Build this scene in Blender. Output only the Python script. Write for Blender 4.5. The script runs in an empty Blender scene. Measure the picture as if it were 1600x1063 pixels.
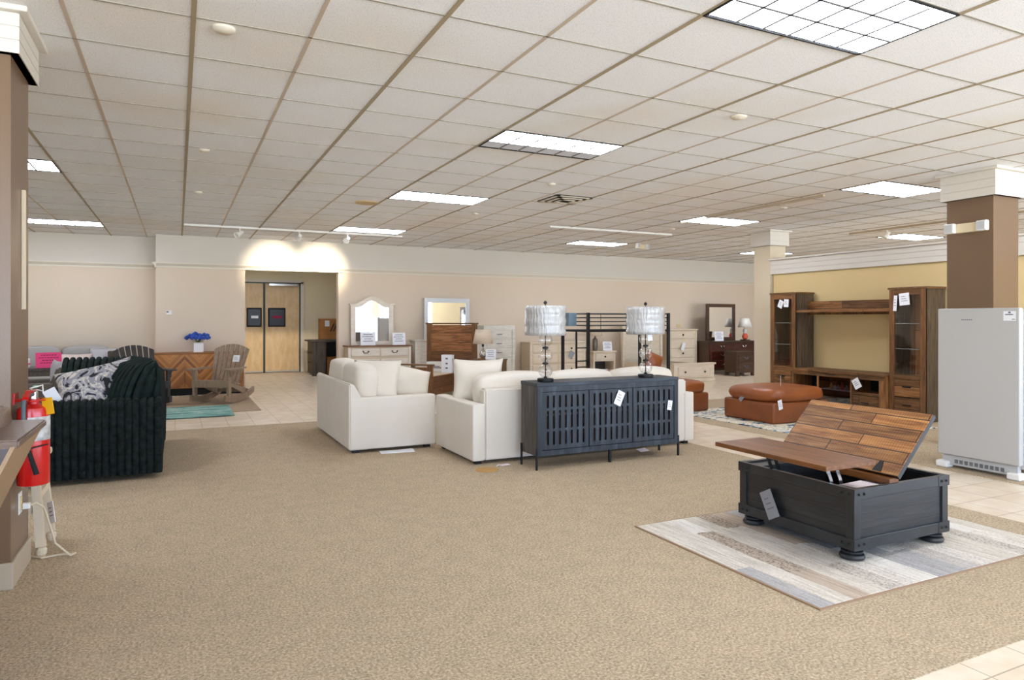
import bpy, bmesh, math, random
from mathutils import Matrix, Vector, Euler
random.seed(7)
scene = bpy.context.scene
COL = scene.collection
R = math.radians

# ---------------------------------------------------------------- camera, world, exposure
cam_d = bpy.data.cameras.new('camera')
cam = bpy.data.objects.new('camera', cam_d); COL.objects.link(cam)
cam.location = (0, 0, 1.41)
cam.rotation_euler = (R(90), 0, R(-26.02))
cam_d.sensor_width = 36.0
cam_d.lens = 36.0 * 1071.0 / 1600.0
cam_d.shift_y = -(531.5 - 500.5) / 1600.0
cam_d.clip_end = 200
scene.camera = cam
scene.view_settings.view_transform = 'Standard'
scene.view_settings.look = 'None'
scene.view_settings.gamma = 1.0
scene.view_settings.exposure = 0.74
scene.cycles.use_denoising = True
scene.cycles.max_bounces = 10
scene.cycles.diffuse_bounces = 7
scene.cycles.caustics_reflective = False
scene.cycles.caustics_refractive = False
scene.cycles.sample_clamp_indirect = 6.0

world = bpy.data.worlds.new('world'); scene.world = world
world.use_nodes = True
# daylight outside the shop windows: pale sky above, brighter lower half added to light the ceiling
wn = world.node_tree; bg = wn.nodes['Background']
w_tc = wn.nodes.new('ShaderNodeTexCoord'); w_sp = wn.nodes.new('ShaderNodeSeparateXYZ'); w_rp = wn.nodes.new('ShaderNodeValToRGB')
w_ad = wn.nodes.new('ShaderNodeMath'); w_ad.operation = 'MULTIPLY_ADD'; w_ad.inputs[1].default_value = 0.5; w_ad.inputs[2].default_value = 0.5
wn.links.new(w_tc.outputs['Generated'], w_sp.inputs[0]); wn.links.new(w_sp.outputs[2], w_ad.inputs[0]); wn.links.new(w_ad.outputs[0], w_rp.inputs[0])
w_rp.color_ramp.elements[0].position = 0.48; w_rp.color_ramp.elements[0].color = (0.86, 0.94, 1.0, 1)
w_rp.color_ramp.elements[1].position = 0.52; w_rp.color_ramp.elements[1].color = (0.33, 0.45, 0.66, 1)
wn.links.new(w_rp.outputs[0], bg.inputs[0])
bg.inputs[1].default_value = 8.0
PANEL_STRENGTH = 11.5
SPOT_W = 230.0

CE = 3.04      # ceiling height
WY = 14.65     # back wall

# portals at the shop windows behind the viewer
for i, x in enumerate((-5.0, 0.6, 6.2, 11.8, 17.4)):
    ld = bpy.data.lights.new('window_portal', 'AREA'); ld.shape = 'RECTANGLE'
    ld.size, ld.size_y = 5.0, 2.4
    ld.cycles.is_portal = True
    lo = bpy.data.objects.new('window_portal', ld); COL.objects.link(lo)
    lo.location = (x, -5.05, 1.45); lo.rotation_euler = (R(90), 0, 0)

# ---------------------------------------------------------------- helpers
def hexc(h):
    h = h.lstrip('#')
    def f(v):
        v = v / 255.0
        return v / 12.92 if v <= 0.04045 else ((v + 0.055) / 1.055) ** 2.4
    return (f(int(h[0:2], 16)), f(int(h[2:4], 16)), f(int(h[4:6], 16)), 1.0)

class MB:
    def __init__(s): s.bm = bmesh.new()
    def box(s, x0, y0, z0, x1, y1, z1, b=0.0, M=None, seg=2):
        r = bmesh.ops.create_cube(s.bm, size=1.0)
        vs = r['verts']
        for v in vs:
            v.co = Vector(((x0 + x1) / 2 + v.co.x * (x1 - x0), (y0 + y1) / 2 + v.co.y * (y1 - y0), (z0 + z1) / 2 + v.co.z * (z1 - z0)))
            if M is not None: v.co = M @ v.co
        if b > 0:
            es = list({e for v in vs for e in v.link_edges})
            bmesh.ops.bevel(s.bm, geom=es, offset=b, segments=seg, affect='EDGES', profile=0.5)
        return s
    def cyl(s, p0, p1, r0, r1=None, n=16, M=None):
        p0 = Vector(p0); p1 = Vector(p1); r1 = r0 if r1 is None else r1
        d = p1 - p0
        r = bmesh.ops.create_cone(s.bm, cap_ends=True, segments=n, radius1=r0, radius2=r1, depth=d.length)
        q = d.to_track_quat('Z', 'Y').to_matrix().to_4x4()
        T = Matrix.Translation((p0 + p1) / 2) @ q
        if M is not None: T = M @ T
        for v in r['verts']: v.co = T @ v.co
        return s
    def lathe(s, prof, c=(0, 0, 0), n=24, M=None):
        rings = []
        for (rr, z) in prof:
            ring = []
            for k in range(n):
                a = 2 * math.pi * k / n
                co = Vector((c[0] + rr * math.cos(a), c[1] + rr * math.sin(a), c[2] + z))
                if M is not None: co = M @ co
                ring.append(s.bm.verts.new(co))
            rings.append(ring)
        for a, b in zip(rings, rings[1:]):
            for k in range(n):
                s.bm.faces.new((a[k], a[(k + 1) % n], b[(k + 1) % n], b[k]))
        if prof[0][0] > 1e-4: s.bm.faces.new(list(reversed(rings[0])))
        if prof[-1][0] > 1e-4: s.bm.faces.new(rings[-1])
        return s
    def tube(s, pts, r, n=8, M=None, closed=False):
        pts = [Vector(p) for p in pts]; rings = []
        N = len(pts); q = None; pd = None
        for i, p in enumerate(pts):
            if closed: d = pts[(i + 1) % N] - pts[i - 1]
            else: d = pts[min(i + 1, N - 1)] - pts[max(i - 1, 0)]
            d = d.normalized()
            q = d.to_track_quat('Z', 'Y') if q is None else pd.rotation_difference(d) @ q
            pd = d
            rr = r[i] if isinstance(r, (list, tuple)) else r
            ring = []
            for k in range(n):
                a = 2 * math.pi * k / n
                co = p + q @ Vector((rr * math.cos(a), rr * math.sin(a), 0))
                if M is not None: co = M @ co
                ring.append(s.bm.verts.new(co))
            rings.append(ring)
        prs = list(zip(rings, rings[1:]))
        if closed: prs.append((rings[-1], rings[0]))
        for a, b in prs:
            for k in range(n):
                s.bm.faces.new((a[k], a[(k + 1) % n], b[(k + 1) % n], b[k]))
        if not closed:
            s.bm.faces.new(list(reversed(rings[0]))); s.bm.faces.new(rings[-1])
        return s
    def prism(s, poly, axis, a, b, M=None):
        def P(p, t):
            co = {'x': (t, p[0], p[1]), 'y': (p[0], t, p[1]), 'z': (p[0], p[1], t)}[axis]
            co = Vector(co)
            return M @ co if M is not None else co
        A = [s.bm.verts.new(P(p, a)) for p in poly]; B = [s.bm.verts.new(P(p, b)) for p in poly]
        n = len(poly)
        s.bm.faces.new(A); s.bm.faces.new(list(reversed(B)))
        for k in range(n):
            s.bm.faces.new((A[k], B[k], B[(k + 1) % n], A[(k + 1) % n]))
        return s
    def puff(s, x0, y0, z0, x1, y1, z1, f=0.35, cuts=8, M=None, wob=0.0, sag=0.0):
        "a soft block: cube blended towards a sphere"
        nn = cuts + 1; key = {}
        def V(c):
            k = tuple(round(q, 5) for q in c)
            if k not in key: key[k] = s.bm.verts.new(c)
            return key[k]
        for ax in range(3):
            for sg in (-1, 1):
                for i in range(nn):
                    for j in range(nn):
                        q = []
                        for (di, dj) in ((0, 0), (1, 0), (1, 1), (0, 1)):
                            c = [0, 0, 0]; c[ax] = sg; c[(ax + 1) % 3] = -1 + 2 * (i + di) / nn; c[(ax + 2) % 3] = -1 + 2 * (j + dj) / nn
                            q.append(V(c))
                        s.bm.faces.new(q if sg > 0 else list(reversed(q)))
        vs = list(key.values())
        ph = random.random() * 9
        for v in vs:
            c = v.co.copy()
            e = 6.0
            n = (abs(c.x) ** e + abs(c.y) ** e + abs(c.z) ** e) ** (1 / e)
            sup = c / n
            sp = c.normalized() * 1.12
            p = sup.lerp(sp, f)
            if wob:
                p *= 1 + wob * (math.sin(3.1 * c.x + ph) * math.sin(2.7 * c.y + ph * 2) + math.sin(4.3 * c.z + ph * 3 + c.x)) * 0.5
            if sag: p.z -= sag * (1 - c.x * c.x) * max(0, c.z)
            co = Vector(((x0 + x1) / 2 + p.x * (x1 - x0) / 2, (y0 + y1) / 2 + p.y * (y1 - y0) / 2, (z0 + z1) / 2 + p.z * (z1 - z0) / 2))
            v.co = M @ co if M is not None else co
        return s
    def pillow(s, w, h, t, M=None, n=16, pinch=0.10, wob=0.02):
        "throw pillow in the local XZ plane, thickness along Y"
        F = {}; ph = random.random() * 9
        for side in (1, -1):
            for i in range(n + 1):
                for j in range(n + 1):
                    x = -1 + 2 * i / n; z = -1 + 2 * j / n
                    edge = i in (0, n) or j in (0, n)
                    if side == -1 and edge: F[(side, i, j)] = F[(1, i, j)]; continue
                    th = ((1 - x * x) ** 0.55) * ((1 - z * z) ** 0.55)
                    k = 1 - pinch * (1 - x * x) * (abs(z) ** 3); k2 = 1 - pinch * (1 - z * z) * (abs(x) ** 3)
                    co = Vector((x * w / 2 * k2, side * t / 2 * th * (1 + wob * 6 * math.sin(5 * x + ph) * math.sin(4 * z + ph)), z * h / 2 * k))
                    F[(side, i, j)] = s.bm.verts.new(M @ co if M is not None else co)
        for side in (1, -1):
            for i in range(n):
                for j in range(n):
                    q = [F[(side, i, j)], F[(side, i + 1, j)], F[(side, i + 1, j + 1)], F[(side, i, j + 1)]]
                    s.bm.faces.new(q if side == -1 else list(reversed(q)))
        return s
    def frame(s, x0, z0, x1, z1, y0, y1, l, r, b, t, bev=0.0):
        "four non-overlapping rails in the XZ plane"
        s.box(x0, y0, z0, x0 + l, y1, z1, bev); s.box(x1 - r, y0, z0, x1, y1, z1, bev)
        s.box(x0 + l, y0, z0, x1 - r, y1, z0 + b, bev); s.box(x0 + l, y0, z1 - t, x1 - r, y1, z1, bev)
        return s
    def slot_panel(s, x0, z0, x1, z1, y, xs, zs, hw, th):
        "panel in XZ at depth y with stadium holes: xs column centres, zs list of (lo, hi)"
        bx = [x0] + [(a + b) / 2 for a, b in zip(xs, xs[1:])] + [x1]
        bz = [z0] + [(a[1] + b[0]) / 2 for a, b in zip(zs, zs[1:])] + [z1]
        n = 8
        for i, cx in enumerate(xs):
            for j, (lo, hi) in enumerate(zs):
                inner = []
                for k in range(n + 1):
                    a = math.pi * k / n; inner.append((cx + hw * math.cos(a), hi - hw + hw * math.sin(a)))
                for k in range(n + 1):
                    a = math.pi + math.pi * k / n; inner.append((cx + hw * math.cos(a), lo + hw + hw * math.sin(a)))
                X0, X1, Z0, Z1 = bx[i], bx[i + 1], bz[j], bz[j + 1]
                outer = []
                for k in range(n + 1):
                    outer.append((X1 + (X0 - X1) * k / n, Z1))
                for k in range(n + 1):
                    outer.append((X0 + (X1 - X0) * k / n, Z0))
                m = len(inner)
                I0 = [s.bm.verts.new((p[0], y, p[1])) for p in inner]; I1 = [s.bm.verts.new((p[0], y + th, p[1])) for p in inner]
                O0 = [s.bm.verts.new((p[0], y, p[1])) for p in outer]; O1 = [s.bm.verts.new((p[0], y + th, p[1])) for p in outer]
                for k in range(m):
                    l = (k + 1) % m
                    s.bm.faces.new((O0[k], O0[l], I0[l], I0[k]))
                    s.bm.faces.new((O1[l], O1[k], I1[k], I1[l]))
                    s.bm.faces.new((I0[k], I0[l], I1[l], I1[k]))
        s.box(x0, y, z0, x0 + 0.002, y + th, z1); s.box(x1 - 0.002, y, z0, x1, y + th, z1)
        s.box(x0, y, z0, x1, y + th, z0 + 0.002); s.box(x0, y, z1 - 0.002, x1, y + th, z1)
        return s

def link(name, mb, m, parent=None, smooth=False):
    me = bpy.data.meshes.new(name)
    bmesh.ops.recalc_face_normals(mb.bm, faces=mb.bm.faces[:])
    mb.bm.to_mesh(me); mb.bm.free()
    for mm in (m if isinstance(m, (list, tuple)) else [m]): me.materials.append(mm)
    if smooth:
        me.shade_smooth()
        if smooth != 'full': me.set_sharp_from_angle(angle=R(smooth if smooth is not True else 40))
    o = bpy.data.objects.new(name, me); COL.objects.link(o)
    if parent is not None: o.parent = parent
    return o

def tag(o, label, cat, group=None):
    o['label'] = label; o['category'] = cat
    if group: o['group'] = group
    return o
def thing(name, label, cat, loc=(0, 0, 0), rz=0.0, group=None):
    o = bpy.data.objects.new(name, None); COL.objects.link(o)
    o.empty_display_size = 0.1
    o.location = loc; o.rotation_euler = (0, 0, rz)
    return tag(o, label, cat, group)
SPLIT = {'stile', 'rail', 'head_post', 'foot_post', 'corner_stile', 'foot', 'stand_upright', 'stand_rail', 'side_panel', 'guard_rail', 'bed_slat', 'bed_frame', 'side_rail', 'back_rail'}
def islands(bm):
    seen, out = set(), []
    for v in bm.verts:
        if v in seen: continue
        st, grp = [v], []
        seen.add(v)
        while st:
            a = st.pop(); grp.append(a)
            for e in a.link_edges:
                c = e.other_vert(a)
                if c not in seen: seen.add(c); st.append(c)
        out.append(grp)
    return out
def part(name, mb, m, parent, smooth=False, label=None):
    if name in SPLIT:
        isl = islands(mb.bm)
        if len(isl) > 1:
            first = None
            for g in isl:
                nb = MB(); mp = {v: nb.bm.verts.new(v.co) for v in g}
                for f in {f for v in g for f in v.link_faces}: nb.bm.faces.new([mp[v] for v in f.verts])
                o = link(name, nb, m, parent, smooth)
                first = first or o
            mb.bm.free()
            return first
    o = link(name, mb, m, parent, smooth)
    if label: o['label'] = label
    return o
def parts(name, boxes, m, parent, bev=0.0):
    out = []
    for bx in boxes:
        b = MB(); b.box(*bx, bev); out.append(part(name, b, m, parent))
    return out
def solo(name, mb, m, label, cat, loc=(0, 0, 0), rz=0.0, group=None, smooth=False, rot=None):
    o = link(name, mb, m, None, smooth)
    o.location = loc; o.rotation_euler = rot if rot else (0, 0, rz)
    return tag(o, label, cat, group)
def struct(name, mb, m, parent=None, smooth=False):
    o = link(name, mb, m, parent, smooth)
    if parent is None: o['kind'] = 'structure'
    return o
def dup(root, loc=None, rz=None, label=None):
    r = root.copy(); COL.objects.link(r)
    if loc is not None: r.location = loc
    if rz is not None: r.rotation_euler = (0, 0, rz)
    if label: r['label'] = label
    for ch in list(root.children):
        c = ch.copy(); COL.objects.link(c); c.parent = r
        for g in list(ch.children):
            d = g.copy(); COL.objects.link(d); d.parent = c
    return r
def TR(loc=(0, 0, 0), rx=0, ry=0, rz=0):
    return Matrix.Translation(loc) @ Euler((R(rx), R(ry), R(rz)), 'XYZ').to_matrix().to_4x4()

# ---------------------------------------------------------------- materials
def new_mat(name):
    m = bpy.data.materials.new(name); m.use_nodes = True
    nt = m.node_tree; b = nt.nodes['Principled BSDF']
    return m, nt, b
def N(nt, t, **kw):
    n = nt.nodes.new(t)
    for k, v in kw.items(): setattr(n, k, v)
    return n
def ramp(nt, stops, interp='LINEAR'):
    r = N(nt, 'ShaderNodeValToRGB'); cr = r.color_ramp; cr.interpolation = interp
    while len(cr.elements) < len(stops): cr.elements.new(0.5)
    for e, (p, c) in zip(cr.elements, stops):
        e.position = p; e.color = hexc(c) if isinstance(c, str) else c
    return r
def mat(name, col, rough=0.6, metal=0.0, var=None, bump=None, spec=0.5, sheen=0.0, coat=0.0):
    "plain surface; var = (scale, second colour, stretch) ; bump = (scale, strength)"
    m, nt, b = new_mat(name)
    b.inputs['Base Color'].default_value = hexc(col)
    b.inputs['Roughness'].default_value = rough
    b.inputs['Metallic'].default_value = metal
    b.inputs['Specular IOR Level'].default_value = spec
    b.inputs['Sheen Weight'].default_value = sheen
    b.inputs['Coat Weight'].default_value = coat
    if var or bump:
        tc = N(nt, 'ShaderNodeTexCoord')
    if var:
        mp = N(nt, 'ShaderNodeMapping'); nt.links.new(tc.outputs['Object'], mp.inputs[0])
        mp.inputs['Scale'].default_value = var[2] if len(var) > 2 else (1, 1, 1)
        nz = N(nt, 'ShaderNodeTexNoise'); nz.inputs['Scale'].default_value = var[0]; nz.inputs['Detail'].default_value = 5
        nt.links.new(mp.outputs[0], nz.inputs['Vector'])
        rp = ramp(nt, [(0.35, col), (0.68, var[1])])
        nt.links.new(nz.outputs['Fac'], rp.inputs[0]); nt.links.new(rp.outputs[0], b.inputs['Base Color'])
    if bump:
        nz = N(nt, 'ShaderNodeTexNoise'); nz.inputs['Scale'].default_value = bump[0]; nz.inputs['Detail'].default_value = 3
        if len(bump) > 2:
            mp = N(nt, 'ShaderNodeMapping'); mp.inputs['Scale'].default_value = bump[2]
            nt.links.new(tc.outputs['Object'], mp.inputs[0]); nt.links.new(mp.outputs[0], nz.inputs['Vector'])
        else: nt.links.new(tc.outputs['Object'], nz.inputs['Vector'])
        bp = N(nt, 'ShaderNodeBump'); bp.inputs['Strength'].default_value = bump[1]; bp.inputs['Distance'].default_value = 0.01
        nt.links.new(nz.outputs['Fac'], bp.inputs['Height']); nt.links.new(bp.outputs[0], b.inputs['Normal'])
    return m
def emit(name, col, strength):
    m, nt, b = new_mat(name)
    b.inputs['Base Color'].default_value = hexc('f2f2ee')
    b.inputs['Emission Color'].default_value = hexc(col); b.inputs['Emission Strength'].default_value = strength
    return m
def wood(name, cols, along='x', across='z', plank=0.0, plen=1.2, rough=0.55, gscale=3.0, groove=0.004, contrast=0.5, saw=False):
    "grain stretched along one axis, optional planks with random tone and dark grooves"
    m, nt, b = new_mat(name)
    tc = N(nt, 'ShaderNodeTexCoord'); sp = N(nt, 'ShaderNodeSeparateXYZ'); nt.links.new(tc.outputs['Object'], sp.inputs[0])
    third = [a for a in 'xyz' if a not in (along, across)][0]
    o = {'x': sp.outputs[0], 'y': sp.outputs[1], 'z': sp.outputs[2]}
    cb = N(nt, 'ShaderNodeCombineXYZ')
    nt.links.new(o[along], cb.inputs[0]); nt.links.new(o[across], cb.inputs[1]); nt.links.new(o[third], cb.inputs[2])
    mp = N(nt, 'ShaderNodeMapping'); nt.links.new(cb.outputs[0], mp.inputs[0]); mp.inputs['Scale'].default_value = (1.0, 11.0, 11.0)
    br = None
    if plank:
        br = N(nt, 'ShaderNodeTexBrick'); nt.links.new(cb.outputs[0], br.inputs['Vector'])
        br.inputs['Scale'].default_value = 1.0
        br.inputs['Brick Width'].default_value = plen; br.inputs['Row Height'].default_value = plank
        br.inputs['Mortar Size'].default_value = groove; br.inputs['Mortar Smooth'].default_value = 0.2
        br.inputs['Color1'].default_value = (0, 0, 0, 1); br.inputs['Color2'].default_value = (1, 1, 1, 1); br.inputs['Mortar'].default_value = (0.5, 0.5, 0.5, 1)
        br.offset = 0.37
        ad = N(nt, 'ShaderNodeVectorMath', operation='MULTIPLY_ADD')
        nt.links.new(br.outputs['Color'], ad.inputs[0]); ad.inputs[1].default_value = (7, 13, 5); nt.links.new(mp.outputs[0], ad.inputs[2])
        vec = ad.outputs[0]
    else: vec = mp.outputs[0]
    nz = N(nt, 'ShaderNodeTexNoise'); nz.inputs['Scale'].default_value = gscale; nz.inputs['Detail'].default_value = 8; nz.inputs['Roughness'].default_value = 0.65
    nz.inputs['Distortion'].default_value = 0.6
    nt.links.new(vec, nz.inputs['Vector'])
    k = len(cols)
    rp = ramp(nt, [(0.28 + 0.44 * i / (k - 1), c) for i, c in enumerate(cols)])
    nt.links.new(nz.outputs['Fac'], rp.inputs[0])
    out = rp.outputs[0]
    if saw:
        wv = N(nt, 'ShaderNodeTexWave'); wv.inputs['Scale'].default_value = 18; wv.inputs['Distortion'].default_value = 2.0; wv.inputs['Detail'].default_value = 2
        nt.links.new(cb.outputs[0], wv.inputs['Vector'])
        mx = N(nt, 'ShaderNodeMix', data_type='RGBA', blend_type='MULTIPLY'); mx.inputs[0].default_value = 0.28
        nt.links.new(out, mx.inputs[6]); nt.links.new(wv.outputs['Color'], mx.inputs[7]); out = mx.outputs[2]
    if br:
        mx = N(nt, 'ShaderNodeMix', data_type='RGBA', blend_type='OVERLAY'); mx.inputs[0].default_value = contrast
        nt.links.new(out, mx.inputs[6]); nt.links.new(br.outputs['Color'], mx.inputs[7])
        m2 = N(nt, 'ShaderNodeMix', data_type='RGBA'); nt.links.new(br.outputs['Fac'], m2.inputs[0])
        nt.links.new(mx.outputs[2], m2.inputs[6]); m2.inputs[7].default_value = tuple(c * 0.35 for c in hexc(cols[0])[:3]) + (1,)
        out = m2.outputs[2]
    nt.links.new(out, b.inputs['Base Color'])
    b.inputs['Roughness'].default_value = rough
    bp = N(nt, 'ShaderNodeBump'); bp.inputs['Strength'].default_value = 0.15; bp.inputs['Distance'].default_value = 0.01
    nt.links.new(nz.outputs['Fac'], bp.inputs['Height']); nt.links.new(bp.outputs[0], b.inputs['Normal'])
    return m
def glass(name, tint='ffffff', fac=0.06):
    m = bpy.data.materials.new(name); m.use_nodes = True; nt = m.node_tree; nt.nodes.clear()
    out = N(nt, 'ShaderNodeOutputMaterial'); tr = N(nt, 'ShaderNodeBsdfTransparent'); gl = N(nt, 'ShaderNodeBsdfGlossy')
    tr.inputs[0].default_value = hexc(tint); gl.inputs['Roughness'].default_value = 0.03
    lw = N(nt, 'ShaderNodeLayerWeight'); lw.inputs['Blend'].default_value = 0.35
    mm = N(nt, 'ShaderNodeMath', operation='MULTIPLY_ADD'); nt.links.new(lw.outputs['Facing'], mm.inputs[0]); mm.inputs[1].default_value = 0.55; mm.inputs[2].default_value = fac
    mx = N(nt, 'ShaderNodeMixShader'); nt.links.new(mm.outputs[0], mx.inputs[0]); nt.links.new(tr.outputs[0], mx.inputs[1]); nt.links.new(gl.outputs[0], mx.inputs[2])
    nt.links.new(mx.outputs[0], out.inputs[0])
    return m

M = {}
M['wall'] = mat('wall_paint', 'dbcbb6', 0.75, bump=(60, 0.05))
M['wall_up'] = mat('upper_wall_paint', 'd5cfc5', 0.75)
M['wall_hall'] = mat('hall_paint', 'e4d9b8', 0.7)
M['wall_tan'] = mat('partition_paint', 'd9c08c', 0.7)
M['trim'] = mat('white_trim', 'ddd5c6', 0.5)
M['cream_col'] = mat('cream_column_paint', 'd6c8ae', 0.6)
M['brown'] = mat('brown_column_paint', '78604a', 0.30, bump=(120, 0.08))
M['white_board'] = mat('white_shiplap', 'd9d3c9', 0.45)
M['base_grey'] = mat('baseboard_vinyl', 'b7a892', 0.5)
M['black'] = mat('black_metal', '151515', 0.4, 0.3)
M['blackmatte'] = mat('matte_black', '0d0d0e', 0.8)
M['chrome'] = mat('chrome', 'c8c8c8', 0.2, 1.0)
M['white_pl'] = mat('white_plastic', 'ecebe6', 0.4)
M['card'] = mat('white_card', 'eeeff2', 0.6)
M['ink'] = mat('grey_ink', '6d6d78', 0.7)
M['paper'] = mat('pale_paper', 'ecdfe2', 0.7)
M['glass'] = glass('clear_glass')
M['glass_door'] = glass('cabinet_glass', 'ffffff', 0.0)
M['glass_edge'] = mat('glass_edge', 'aab5ad', 0.2)
M['mirror'] = mat('mirror_silver', 'f2f4f5', 0.02, 1.0)
M['linen'] = mat('ivory_linen', 'ddd4c5', 0.85, var=(3, 'd9cfbf'), bump=(350, 0.12), sheen=0.2)
M['linen_in'] = mat('ivory_linen_seat', 'ded4c3', 0.9, bump=(350, 0.1), sheen=0.2)
M['lining'] = mat('black_dust_cover', '1b1b1b', 0.9)

# carpet
def carpet():
    m, nt, b = new_mat('beige_carpet')
    tc = N(nt, 'ShaderNodeTexCoord')
    n1 = N(nt, 'ShaderNodeTexNoise'); n1.inputs['Scale'].default_value = 85; n1.inputs['Detail'].default_value = 4; n1.inputs['Roughness'].default_value = 0.75
    n2 = N(nt, 'ShaderNodeTexNoise'); n2.inputs['Scale'].default_value = 7; n2.inputs['Detail'].default_value = 4
    n3 = N(nt, 'ShaderNodeTexVoronoi'); n3.inputs['Scale'].default_value = 55
    for n in (n1, n2, n3): nt.links.new(tc.outputs['Object'], n.inputs['Vector'])
    r1 = ramp(nt, [(0.32, '64553f'), (0.50, 'bfab8e'), (0.66, 'efdec1')]); nt.links.new(n1.outputs['Fac'], r1.inputs[0])
    r2 = ramp(nt, [(0.38, 'b3a68f'), (0.62, 'cbb39a')]); nt.links.new(n2.outputs['Fac'], r2.inputs[0])
    mx = N(nt, 'ShaderNodeMix', data_type='RGBA'); mx.inputs[0].default_value = 0.30
    nt.links.new(r1.outputs[0], mx.inputs[6]); nt.links.new(r2.outputs[0], mx.inputs[7])
    m3 = N(nt, 'ShaderNodeMix', data_type='RGBA', blend_type='MULTIPLY'); m3.inputs[0].default_value = 0.25
    r3 = ramp(nt, [(0.0, 'ffffff'), (0.9, '8f8672')]); nt.links.new(n3.outputs['Distance'], r3.inputs[0])
    nt.links.new(mx.outputs[2], m3.inputs[6]); nt.links.new(r3.outputs[0], m3.inputs[7])
    nt.links.new(m3.outputs[2], b.inputs['Base Color']); b.inputs['Roughness'].default_value = 0.95
    b.inputs['Specular IOR Level'].default_value = 0.1
    bp = N(nt, 'ShaderNodeBump'); bp.inputs['Strength'].default_value = 0.5; bp.inputs['Distance'].default_value = 0.008
    nt.links.new(n1.outputs['Fac'], bp.inputs['Height']); nt.links.new(bp.outputs[0], b.inputs['Normal'])
    return m
M['carpet'] = carpet()
def tiles():
    m, nt, b = new_mat('beige_floor_tile')
    tc = N(nt, 'ShaderNodeTexCoord')
    br = N(nt, 'ShaderNodeTexBrick'); br.offset = 0.0; br.inputs['Scale'].default_value = 1.0
    br.inputs['Brick Width'].default_value = 0.3252; br.inputs['Row Height'].default_value = 0.3252
    br.inputs['Mortar Size'].default_value = 0.004; br.inputs['Mortar Smooth'].default_value = 0.3
    br.inputs['Color1'].default_value = hexc('e8d9c2'); br.inputs['Color2'].default_value = hexc('eee2cf'); br.inputs['Mortar'].default_value = hexc('b5a288')
    mp = N(nt, 'ShaderNodeMapping'); mp.inputs['Location'].default_value = (0.03, 0.02, 0)
    nt.links.new(tc.outputs['Object'], mp.inputs[0]); nt.links.new(mp.outputs[0], br.inputs['Vector'])
    nz = N(nt, 'ShaderNodeTexNoise'); nz.inputs['Scale'].default_value = 5; nz.inputs['Detail'].default_value = 5
    nt.links.new(tc.outputs['Object'], nz.inputs['Vector'])
    rp = ramp(nt, [(0.3, 'ffffff'), (0.75, 'e9dfd0')]); nt.links.new(nz.outputs['Fac'], rp.inputs[0])
    mx = N(nt, 'ShaderNodeMix', data_type='RGBA', blend_type='MULTIPLY'); mx.inputs[0].default_value = 1.0
    nt.links.new(br.outputs['Color'], mx.inputs[6]); nt.links.new(rp.outputs[0], mx.inputs[7])
    nt.links.new(mx.outputs[2], b.inputs['Base Color']); b.inputs['Roughness'].default_value = 0.32
    return m
M['tile'] = tiles()
def ceiling_mat():
    m, nt, b = new_mat('acoustic_tile')
    tc = N(nt, 'ShaderNodeTexCoord')
    n1 = N(nt, 'ShaderNodeTexNoise'); n1.inputs['Scale'].default_value = 150; n1.inputs['Detail'].default_value = 2
    n2 = N(nt, 'ShaderNodeTexNoise'); n2.inputs['Scale'].default_value = 0.55; n2.inputs['Detail'].default_value = 3
    for n in (n1, n2): nt.links.new(tc.outputs['Object'], n.inputs['Vector'])
    r1 = ramp(nt, [(0.30, 'bcbcbc'), (0.42, 'eef1f7'), (0.7, 'f1f3f8')]); nt.links.new(n1.outputs['Fac'], r1.inputs[0])
    r2 = ramp(nt, [(0.48, 'ffffff'), (0.75, 'f8efe2')]); nt.links.new(n2.outputs['Fac'], r2.inputs[0])
    mx = N(nt, 'ShaderNodeMix', data_type='RGBA', blend_type='MULTIPLY'); mx.inputs[0].default_value = 1.0
    nt.links.new(r1.outputs[0], mx.inputs[6]); nt.links.new(r2.outputs[0], mx.inputs[7])
    nt.links.new(mx.outputs[2], b.inputs['Base Color']); b.inputs['Roughness'].default_value = 0.95
    return m
M['ceil'] = ceiling_mat()
M['tbar'] = mat('ceiling_tee', 'a3957c', 0.6)
M['tbar_lt'] = mat('ceiling_tee_pale', 'c3b4a4', 0.6)

# timber families
RUST = ['35210f', '694523', '8c5e33', '77634c']
M['rustic_h'] = wood('rustic_plank_y', RUST, 'y', 'z', 0.16, 0.9, contrast=0.45)
M['rustic_v'] = wood('rustic_plank_z', RUST, 'z', 'y', 0.12, 2.0, contrast=0.4)
M['rustic_x'] = wood('rustic_plank_x', ['30200f', '65401f', '8b5a33', '6d5c4a'], 'x', 'z', 0.19, 4.0, contrast=0.55)
M['rustic_plain'] = wood('rustic_board', ['3b2816', '684827', '865f38'], 'x', 'z')
M['rustic_grey'] = wood('rustic_grey_side', ['332b22', '5a4b3a', '73614c'], 'z', 'x')
M['rustic_post'] = wood('rustic_post', ['402713', '714b29', '90633a'], 'z', 'x')
M['rustic_in_lit'] = wood('rustic_inside_lit', ['6d4826', 'a97245', 'c79462'], 'z', 'y', 0.12, 2.0, contrast=0.5)  # lighter copy of the wood; light inside the towers put into colour
M['acacia'] = wood('acacia_top', ['553418', '8a5728', 'ad773f', 'c1935c'], 'y', 'x', 0.088, 0.55, contrast=0.35, saw=True, rough=0.45, groove=0.004)
M['acacia2'] = wood('acacia_panel', ['432510', '6c4019', '87552a'], 'y', 'x', rough=0.4)
M['charcoal'] = wood('charcoal_wood', ['1b1c1c', '272829', '323334'], 'y', 'z', 0.088, 3.0, contrast=0.1, groove=0.0025, rough=0.38)
M['charcoal_x'] = wood('charcoal_wood_side', ['1b1c1c', '272829', '323334'], 'x', 'z', 0.088, 3.0, contrast=0.1, groove=0.0025, rough=0.38)
M['charcoal_p'] = mat('charcoal_frame', '232425', 0.36, var=(6, '2e3032'))
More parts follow.
